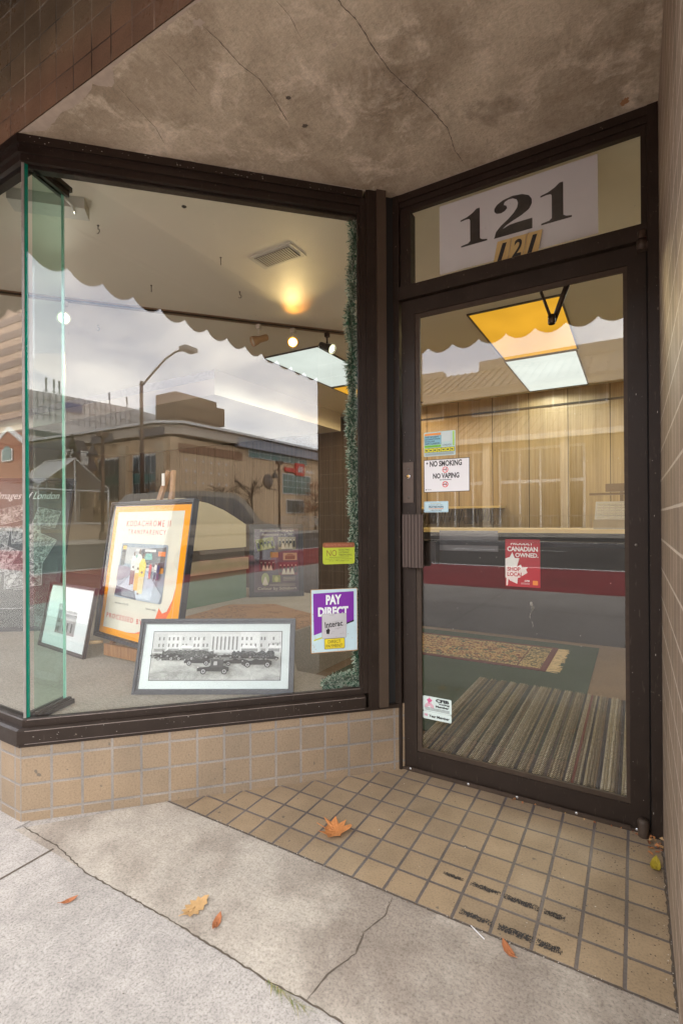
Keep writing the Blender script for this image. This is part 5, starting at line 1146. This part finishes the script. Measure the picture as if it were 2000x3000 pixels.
for k in range(7):
    xa = -31+k*5.3; f = MB(); f.box(xa-.12, -30.9, 8.3, xa+3.1, -30.85, 9.7); fo = f.build('clerestory_window', M_wframe, hall); g = MB(); g.box(xa, -30.84, 8.4, xa+1.44, -30.82, 9.6); g.box(xa+1.54, -30.84, 8.4, xa+2.98, -30.82, 9.6); g.build('pane', M_dwin, fo)
for k in range(5):
    xa = -28.0+k*5.2
    f = MB(); f.box(xa, -27.2, .35, xa+5.0-.2, -27.12, 5.4)
    fo = f.build('window_wall', M_wframe, hall); g = MB()
    for i in range(4):
        for z0_, z1_ in ((.5, 3.25), (3.45, 5.25)): g.box(xa+.12+i*1.17, -27.11, z0_, xa+1.17+i*1.17, -27.09, z1_)
    g.build('pane', flat('tan_reflective_glass', (.13, .11, .085), .15, 0, .2, .5), fo)
for i in range(9): xx = -30+i*4.4; b = MB(); b.box(xx, -26.7, .1, xx+.45, -26.25, 5.7); b.build('column', flat('pale_column', (.56, .49, .38), .8), hall)
rl = thing('street_railing', 'thin metal railing in front of the market hall across the street', 'railing', (-6, -25.2, .2))
b = MB(); b.tube([(-28, -25.2, 1.25), (4, -25.2, 1.25)], .03, 0, 6); b.tube([(-28, -25.2, .45), (4, -25.2, .45)], .02, 0, 6)
for i in range(81): b.tube([(-28+i*.4, -25.2, .45), (-28+i*.4, -25.2, 1.25)], .012, 0, 4)
for i in range(17): b.tube([(-28+i*2, -25.2, .2), (-28+i*2, -25.2, 1.3)], .03, 0, 6)
b.build('rail_bars', flat('grey_rail', (.30, .28, .26), .5, .4), rl)
pt = thing('planter_wall', 'low pale concrete planter wall along the far sidewalk', 'planter', (-6, -24.4, .2))
b = MB(); b.box(-30, -24.6, .1, 3, -24.2, .62); b.build('planter_body', flat('pale_precast', (.56, .51, .42), .85), pt)

# --- mall (mirrored in the window)
ml_ = thing('shopping_mall', 'tan corner mall with tall windows and a curved pale roof edge beyond the lamp post', 'building', (28, -30, 0))
b = MB(); b.box(21.8, -60, 0, 60, -26, 7.3); b.build('wall', M_tanwall, ml_)
b = MB(); b.sweep([(21.5, -60), (21.5, -27), (22.6, -25.6), (60, -25.6)], [(0, 7.5), (.0, 8.2), (-1.2, 8.5), (-3, 8.2), (-3, 7.5)]); b.build('roof', flat('warm_grey_parapet', (.50, .43, .36), .8), ml_)
b = MB(); b.sweep([(21.2, -60), (21.2, -27), (22.4, -25.3), (60, -25.3)], [(0, 8.25), (0, 8.45), (-2, 8.75), (-2, 8.6)]); b.build('roof_edge', flat('white_roof_edge', (.62, .62, .62), .5), ml_)
b = MB(); b.box(28.5, -26, 7.31, 60, -25.5, 8.15); b.build('attic_band', flat('slate_blue_panels', (.26, .27, .31), .5), ml_)
for k in range(7):
    ya = -56+k*4.3; f = MB(); f.box(21.72, ya, 2.7, 21.8, ya+2.9, 6.1); fo = f.build('tall_window', M_wframe, ml_); g = MB()
    for i in range(4): g.box(21.68, ya+.15+i*.68, 4.7, 21.71, ya+.72+i*.68, 5.95); g.box(21.68, ya+.15+i*.68, 2.8, 21.71, ya+.72+i*.68, 3.9)
    g.build('pane', M_dwin, fo); g = MB(); g.box(21.67, ya+.1, 3.95, 21.70, ya+2.8, 4.65); g.build('spandrel', M_gwin, fo)
for k in range(8): ya = -57.0+k*4.3; b = MB(); b.box(21.45, ya-.3, 2.2, 21.8, ya+.5, 6.9); b.build('pilaster', flat('beige_pier', (.55, .43, .29)), ml_)
for k in range(5): g = MB(); ya = -53+k*6; g.box(21.40, ya, 7.35, 21.48, ya+2.8, 7.95); g.build('roof_vent', flat('dark_louvre', (.10, .09, .10), .6), ml_)
for k in range(6):
    xa = 30.2+k*1.5; f = MB(); f.box(xa, -25.96, 6.6, xa+1.42, -25.9, 8.0); fo = f.build('band_window', M_wframe, ml_); g = MB()
    for i in range(3):
        for j in range(3): g.box(xa+.06+i*.45, -25.89, 6.66+j*.44, xa+.47+i*.45, -25.87, 7.05+j*.44)
    g.build('pane', M_gwin, fo)
f = MB(); f.box(35.0, -25.96, 3.6, 39.8, -25.9, 5.6); fo = f.build('entrance_window', M_wframe, ml_); g = MB()
for i in range(6):
    for j in range(3): g.box(35.1+i*.78, -25.89, 3.7+j*.62, 35.8+i*.78, -25.87, 4.26+j*.62)
g.build('pane', M_gwin, fo)
f = MB(); f.box(35.6, -25.96, 1.7, 38.6, -25.9, 3.1); fo = f.build('ground_window', M_wframe, ml_); g = MB(); [g.box(35.7+i*.72, -25.89, 1.8, 36.35+i*.72, -25.87, 3.0) for i in range(4)]; g.build('pane', M_dwin, fo)
b = MB()
for i in range(6):
    for j in range(5): xx = 23.2+i*.85; b.box(xx, -26.02, 2.2+j*.85, xx+.18, -25.98, 2.38+j*.85)
b.build('glass_block', M_wframe, ml_)
b = MB(); b.box(22.5, -26.03, 6.2, 29.5, -25.97, 6.9); b.build('brown_band', flat('brown_brick_band', (.30, .17, .10), .85), ml_)
sg = thing('mall_sign', 'red and white canada life sign on the mall wall mirrored in the window', 'sign', (38, -25.7, 6))
b = MB(); b.box(37.0, -25.92, 5.5, 38.4, -25.70, 6.7); b.build('sign_box', flat('sign_box_red', (.62, .05, .04), .5), sg)
P = Panel((38.4, -25.69, 5.5), (-1, 0, 0), (0, 0, 1), .004); P = Panel((37.0, -25.68, 5.5), (1, 0, 0), (0, 0, 1), -.004)
P = Panel((38.4, -25.66, 5.5), (-1, 0, 0), (0, 0, 1), .004); P.text('life', .25, .3, .9, .65, flat('sign_white', (.75, .74, .72), .5), .02, .3); P.text('canada', -1.7, .35, 1.55, .32, flat('sign_white', (.75, .74, .72)), .02); P.build('lettering', sg)
b = MB(); b.box(35.3, -25.9, 5.75, 36.9, -25.75, 6.15); b.build('side_band', flat('sign_box_red', (.62, .05, .04)), sg)

bt2 = thing('brown_office_block', 'dark brown windowless office block rising behind the mall', 'building', (64, -75, 0))
b = MB(); b.box(60.7, -75.5, 0, 71.1, -70, 25.0); b.box(71.1, -75.3, 20.4, 73.6, -70.2, 24.0); b.build('wall', flat('dark_brown_cladding', (.16, .10, .06), .8, 0, .08, .3), bt2)
b = MB(); [b.box(60.6, -75.6, z_, 71.2, -69.9, z_+.15) for z_ in (16, 18.2, 20.4, 22.6)]; b.build('joint_line', flat('black_brown_joint', (.05, .035, .025), .8), bt2)
wb = thing('pale_office_block', 'pale grey panelled office block with roof antennas behind the lamp post', 'building', (60, -90, 0))
b = MB(); b.prism([(38, -88, 0), (62.5, -85, 0), (80, -88, 0), (80, -110, 0), (38, -110, 0)], (0, 0, 24)); b.build('wall', M_palewall, wb)
b = MB()
for z_ in range(12): b.prism([(37.9, -87.95, 8+z_*1.33), (62.5, -84.92, 8+z_*1.33), (80.1, -87.95, 8+z_*1.33)], (0, 0, .10))
for i in range(24): xx = 39+i; b.box(xx, -87.95+(xx-38)*.122-.02, 6, xx+.08, -87.90+(xx-38)*.122+.08, 24)
b.build('panel_joint', flat('grey_joint', (.26, .26, .28), .8), wb)
b = MB(); b.prism([(49.5, -86.4, 21.2), (52.5, -86.0, 21.2), (52.5, -86.0, 22.8), (49.5, -86.4, 22.8)], (0, .15, 0)); b.build('blue_plaque', flat('blue_plaque', (.06, .09, .22), .5), wb)
for xx in (47, 48.4, 49.4, 59.5, 63.5):
    b = MB(); b.tube([(xx, -88, 23.9), (xx, -88, 26.3)], .10, 0, 5); b.tube([(xx-.8, -88, 23.9), (xx, -88, 25.0), (xx+.8, -88, 23.9)], .07, 0, 4); b.box(xx-.15, -88.1, 25.4, xx+.15, -87.9, 26.9); b.build('antenna', flat('antenna_grey', (.25, .25, .25), .5), wb)
lb_ = thing('banded_office_block', 'long low pale office wing with two dark window bands left of the lamp post', 'building', (38, -70, 0))
b = MB(); b.box(26, -90, 0, 46, -70, 15.6); b.build('wall', M_palewall, lb_); b = MB(); [b.box(25.9, -90, z_, 46.1, -69.9, z_+.8) for z_ in (13.2, 10.6, 8.0)]; b.build('window_band', M_dwin, lb_)

# greenhouse style shelter
gh = thing('glass_shelter', 'white framed gabled glass shelter across the street', 'shelter', (13, -27, 0))
b = MB(); zg = .03
for yy in (-25, -28):
    b.tube([(9.0, yy, 3.1), (11.7, yy, 2.95)], .05, 0, 4)
    b.tube([(11.9, yy, 3.1), (14, yy, 4.75), (16.1, yy, 3.1)], .06, 0, 4); b.tube([(7.6, yy, 3.1), (9.7, yy, 4.75), (11.9, yy, 3.1)], .06, 0, 4)
    for xx in (7.6, 9.7, 11.9, 14, 16.1): b.tube([(xx, yy, .9), (xx, yy, 3.1 if xx not in (14, 9.7) else 4.7)], .05, 0, 4)
    b.tube([(7.6, yy, 2.9), (16.1, yy, 2.9)], .05, 0, 4); b.tube([(7.6, yy, .95), (16.1, yy, .95)], .06, 0, 4)
for xx, zz_ in ((7.6, 3.1), (9.7, 4.75), (11.9, 3.1), (14, 4.75), (16.1, 3.1)): b.tube([(xx, -25, zz_), (xx, -28, zz_)], .05, 0, 4)
b.build('frame', M_wframe, gh)
b = MB()
for a, c_ in (((14, 4.72), (16.1, 3.07)), ((11.9, 3.07), (14, 4.72)), ((7.6, 3.07), (9.7, 4.72)), ((9.7, 4.72), (11.9, 3.07))): b.poly([(a[0], -25, a[1]), (c_[0], -25, c_[1]), (c_[0], -28, c_[1]), (a[0], -28, a[1])])
b.build('roof_glass', flat('frosted_roof_glass', (.50, .50, .50), .4), gh, fix=False)
b = MB(); b.box(7.6, -28, .0, 16.1, -25.0, .9); b.build('base_wall', flat('tan_brick_base', (.36, .27, .19), .9, 0, .2, 4), gh)
b = MB(); b.box(7.7, -27.9, .95, 16.0, -27.85, 2.9); b.build('back_screen', flat('taupe_screen', (.30, .24, .19), .7), gh)

# tower and brick gable seen in the left pane
tw = thing('banded_tower', 'tall brown and beige banded office tower mirrored in the leftmost pane', 'building', (-98, -52, 0))
b = MB(); b.box(-112, -62, 0, -88, -45, 40); b.build('wall', flat('beige_tower_bands', (.52, .36, .26), .8), tw)
b = MB(); [b.box(-112.1, -62.1, 8+z_*2.6, -87.9, -44.9, 9.3+z_*2.6) for z_ in range(12)]; b.build('window_band', flat('brown_tower_bands', (.18, .10, .07), .5), tw)
bk = thing('brick_gable_building', 'red brick gabled building with white trim and arched window mirrored in the leftmost pane', 'building', (-66, -32, 0))
b = MB(); b.prism([(-72, -30, 0), (-61, -30, 0), (-61, -30, 9.2), (-66.9, -30, 12.3), (-72, -30, 9.5)], (0, -12, 0)); b.box(-66, -44, 0, -50, -33, 13.2); b.build('wall', M_brick, bk)
b = MB(); b.prism([(-61, -29.9, 9.2), (-66.9, -29.9, 12.3), (-66.9, -29.9, 12.8), (-60.6, -29.9, 9.5)], (0, -.4, 0)); b.prism([(-66.9, -29.9, 12.3), (-72.3, -29.9, 9.3), (-72.5, -29.9, 9.7), (-66.9, -29.9, 12.8)], (0, -.4, 0)); b.box(-66.1, -44, 13.2, -49.9, -32.9, 13.5); b.build('trim', M_wframe, bk)
f = MB(); f.box(-68.1, -29.95, 8.5, -65.6, -29.85, 10.0); fo = f.build('arched_window', M_wframe, bk); g = MB(); g.poly([(-66.85+1.0*math.cos(R_(a)), -29.83, 9.5+.9*math.sin(R_(a))) for a in range(0, 181, 15)]+[(-67.85, -29.83, 8.65), (-65.85, -29.83, 8.65)]); g.build('pane', M_gwin, fo, fix=False)
lowb = thing('low_brick_shops', 'row of low brick shops across the street left of the market hall', 'building', (-45, -32, 0))
b = MB(); b.box(-59, -42, 0, -37, -28, 6.5); b.build('wall', flat('tan_brick_wall', (.34, .24, .17), .9, 0, .12, 3), lowb); g = MB(); [g.box(-58+i*3.5, -27.98, 1, -55.5+i*3.5, -27.94, 3.4) for i in range(6)]; g.build('shop_window', M_dwin, lowb)
wh = thing('dark_gabled_house', 'dark slate gabled house between the lantern lamp and the glass shelter', 'house', (20, -36, 0))
b = MB(); b.box(18.2, -40, 0, 21.3, -34.5, 5.2); b.build('wall', flat('brown_siding', (.25, .18, .13), .8), wh); b = MB(); b.prism([(17.9, -34.3, 5.2), (21.6, -34.3, 5.2), (20.4, -34.3, 7.4), (19.2, -34.3, 7.4)], (0, -6, 0)); b.build('roof', flat('slate_roof', (.10, .09, .10), .7), wh)
b = MB(); b.box(18.9, -34.28, 5.5, 19.5, -34.2, 6.6); b.box(20.1, -34.28, 5.5, 20.7, -34.2, 6.6); b.build('window', M_wframe, wh)

# street lamps
M_post = flat('brown_steel_post', (.11, .065, .04), .5, .3)
lampA = thing('street_lamp', 'tall brown street lamp with a long curved arm mirrored in the shop window', 'street lamp', (16.1, -21.8, .1))
b = MB(); b.tube([(16.1, -21.8, -.1), (16.1, -21.8, 9.3)], [.15, .10]); b.build('pole', M_post, lampA)
b = MB(); b.tube([(16.1, -21.8, 9.0), (16.6, -21.35, 9.9), (17.1, -20.9, 10.75), (17.5, -20.5, 11.2), (18.0, -20.05, 11.45)], .06, 0, 8); b.build('arm', M_post, lampA)
b = MB(); b.box(17.75, -20.5, 11.38, 18.7, -19.9, 11.62); b.build('lamp_head', flat('grey_lamp_head', (.20, .18, .17), .5), lampA)
b = MB(); b.box(16.0, -21.9, 6.6, 16.9, -21.85, 6.7); b.box(15.2, -21.9, 3.9, 17.1, -21.85, 3.96); b.build('sign_bracket', M_post, lampA)
def lantern(x, y, hgt, side, label):
    t = thing('lantern_lamp', label, 'street lamp', (x, y, 0), group='lantern lamps on the far sidewalk')
    b = MB(); b.tube([(x, y, -.1), (x, y, hgt)], .10); b.box(x-.28, y-.15, hgt, x+.28, y+.15, hgt+.28); b.lathe([(.2, 0), (.2, .5), (.12, .6)], (x, y, -.1)); b.build('pole', M_post, t)
    b = MB(); b.tube([(x, y, hgt-.55), (x+side*.35, y, hgt-.45), (x+side*.6, y, hgt-.55)], .04, 0, 6); b.build('arm', M_post, t)
    b = MB(); b.lathe([(.06, 0), (.10, -.15), (.30, -.55), (.34, -.62), (0, -.64)], (x+side*.6, y, hgt-.55), seg=12); b.build('lantern', flat('dark_lantern', (.05, .04, .035), .4), t); return t
lantern(14.4, -23, 5.9, -1, 'dark lantern lamp on a brown post left of the tall street lamp')
tclk = lantern(30.7, -23, 5.8, -1, 'thick brown post with lantern and round clock at the right of the window reflection')
b = MB(); b.lathe([(0, .10), (.55, .10), (.6, .05), (.6, -.05), (.55, -.10), (0, -.10)], (0, 0, 0), 0, 24, YT(29.2, -23.0, 4.3)); b.tube([(30.7, -23, 3.6), (29.2, -23, 3.7)], .05, 0, 6); b.build('clock', flat('clock_bronze', (.12, .09, .07), .5), tclk)

# trees
def tree(name, x, y, hgt, cr, z0, col, label, dens=900, seed=1, bare=False, conic=False, gr='trees across the street'):
    r = random.Random(seed); t = thing(name, label, 'tree', (x, y, 0), group=gr); b = MB()
    b.tube([(x, y, -.1), (x+.05, y, hgt*.45), (x, y, hgt*.8)], [.14, .09, .04], 0, 7)
    tips = []
    for i in range(16):
        a = r.uniform(0, 6.28); z_ = hgt*r.uniform(.35, .7); l_ = cr*r.uniform(.5, 1.0); e = Vector((x+l_*math.cos(a), y+l_*math.sin(a), z_+l_*r.uniform(.3, 1.0))); b.tube([(x, y, z_), e.lerp(Vector((x, y, z_)), .5)+Vector((0, 0, .1)), e], [.05, .03, .012], 0, 5); tips.append(e)
        for j in range(5 if bare else 2): e2 = e+Vector((r.gauss(0, .5), r.gauss(0, .5), r.uniform(.1, .9)))*cr*.35; b.tube([e.lerp(Vector((x, y, z_)), r.uniform(0, .5)), e2], [.018, .006], 0, 4)
    b.build('trunk', flat('bark', (.12, .085, .06), .9), t)
    if bare and dens == 0: return t
    b = MB()
    clumps = [Vector((x+r.gauss(0, cr*.45), y+r.gauss(0, cr*.45), z0+(hgt-z0)*r.random())) for _ in range(26)]
    for i in range(dens):
        if conic:
            f = r.random()**.7; z_ = z0+(hgt-z0)*(1-f); rad = cr*f*r.uniform(.5, 1.1); a = r.uniform(0, 6.28); p = Vector((x+rad*math.cos(a), y+rad*math.sin(a), z_))
        else: p = r.choice(clumps)+Vector((r.gauss(0, 1), r.gauss(0, 1), r.gauss(0, .8)))*cr*.20
        s_ = r.uniform(.06, .14); n1 = Vector((r.gauss(0, 1), r.gauss(0, 1), r.gauss(0, 1))).normalized(); n2 = n1.cross(Vector((0, .3, 1))).normalized()
        b.poly([p-n1*s_, p+n2*s_*.6, p+n1*s_, p-n2*s_*.6], r.randrange(2))
    b.build('crown', [flat(name+'_leaf_light', col, .7, 0, .2), flat(name+'_leaf_dark', tuple(c_*.6 for c_ in col), .7, 0, .2)], t, fix=False); return t
tree('conifer_tree', 18.7, -33, 7.6, 1.3, 2.0, (.05, .07, .035), 'dark conifer behind the glass shelter', 1500, 2, conic=True)
tree('rust_tree', 19.0, -24.5, 3.6, 1.1, 1.2, (.25, .13, .06), 'small rust leaved tree at the foot of the tall street lamp', 700, 3)
tree('orange_tree', 38.5, -24.5, 4.9, 1.3, 1.8, (.34, .10, .04), 'orange autumn tree in front of the mall entrance', 900, 4)
tree('bare_tree', 29.0, -24.6, 5.2, 1.6, 1.5, (.2, .15, .1), 'leafless tree beside the clock post', 0, 5, bare=True)
tree('bare_tree', 26.0, -24.9, 4.6, 1.4, 1.5, (.2, .15, .1), 'leafless tree further left in front of the blank mall wall', 0, 6, bare=True)
mr = thing('mall_railing', 'grey steps railing and white planter before the mall', 'railing', (34, -24, 0))
b = MB()
for i in range(40): b.tube([(31.4+i*.22, -24, .2), (31.4+i*.22, -24, 1.35)], .02, 0, 4)
b.tube([(31.4, -24, 1.35), (40.2, -24, 1.35)], .03, 0, 5); b.tube([(31.4, -24, .4), (40.2, -24, .4)], .03, 0, 5); b.build('rail_bars', flat('pale_rail', (.45, .44, .42), .5), mr)
pw = thing('white_planter', 'white sloped planter with pale twigs before the mall', 'planter', (38.6, -23.8, 0))
b = MB(); b.prism([(37.8, -24, .5), (39.4, -24, .5), (39.8, -24, 1.2), (37.4, -24, 1.2)], (0, .8, 0)); b.build('tub', M_wframe, pw); b = MB(); r = random.Random(2); [b.tube([(38.6, -23.6, 1.1), (38.6+r.uniform(-.5, .5), -23.6+r.uniform(-.3, .3), 3.2)], [.04, .02], 0, 4) for _ in range(6)]; b.build('twigs', flat('pale_twigs', (.6, .55, .5), .8), pw)

# beige van on the street
vn = thing('beige_van', 'beige minivan on the street mirrored in the shop window', 'van', (5.8, -6.6, -.11))
vb = -.11
VX = .75
side = [(3.5, .35), (3.45, .95), (3.6, 1.55), (3.95, 1.88), (4.6, 1.95), (5.9, 1.93), (6.3, 1.75), (6.9, 1.22), (7.55, 1.08), (8.0, .85), (8.08, .5), (8.0, .32), (7.55, .28), (7.4, .55), (7.15, .66), (6.85, .62), (6.65, .45), (6.6, .28), (4.75, .28), (4.65, .5), (4.4, .65), (4.1, .62), (3.92, .45), (3.88, .30)]
b = MB(); b.prism([(a, -5.85, vb+z_) for a, z_ in side], (0, -1.75, 0)); b.build('body', flat('beige_car_paint', (.34, .30, .24), .25, .2, .03, .5), vn)
b = MB()
for yy in (-5.845, -7.605):
    o_ = .004 if yy > -6 else -.004
    for pts in ([(3.85, 1.15), (3.88, 1.55), (4.1, 1.78), (4.65, 1.82), (4.65, 1.15)], [(4.72, 1.15), (4.72, 1.82), (5.55, 1.82), (5.55, 1.15)], [(5.62, 1.15), (5.62, 1.82), (5.9, 1.8), (6.15, 1.66), (6.62, 1.2), (6.6, 1.15)]): b.poly([(a, yy+o_, vb+z_) for a, z_ in pts])
b.prism([(6.30, -5.95, vb+1.765), (6.90, -5.95, vb+1.235), (6.90, -7.5, vb+1.235), (6.30, -7.5, vb+1.765)], (.012, 0, .012))
b.build('window', flat('car_glass_dark', (.10, .10, .10), .08), vn, fix=False)
b = MB(); b.box(3.9, -5.852, vb+.30, 6.62, -5.835, vb+.42); b.box(3.6, -5.852, vb+.86, 7.6, -5.84, vb+.885); b.build('trim_strip', flat('dark_car_trim', (.05, .045, .04), .5), vn)
for xx, nm in ((4.27, 'wheel'), (7.0, 'wheel')):
    for yy in (-5.86, -7.6):
        w_ = MB(); w_.lathe([(.12, -.10), (.30, -.10), (.34, -.05), (.34, .05), (.30, .10), (.12, .10)], (0, 0, 0), 0, 20, YT(xx, yy, vb+.34)); wo_ = w_.build('wheel', flat('tyre_black', (.02, .02, .02), .8), vn)
        w_ = MB(); w_.lathe([(0, .11), (.20, .105), (.21, .06)], (0, 0, 0), 0, 16, YT(xx, yy, vb+.34)); w_.build('rim', flat('alloy_rim', (.4, .4, .4), .3, .7), wo_)
for yy in (-6.0, -7.45): b = MB(); b.box(7.75, yy-.15, vb+.72, 8.04, yy+.15, vb+.86); b.build('headlight', flat('clear_headlight', (.7, .68, .66), .1), vn)


for o in [vn]:
    o.location.x += .75
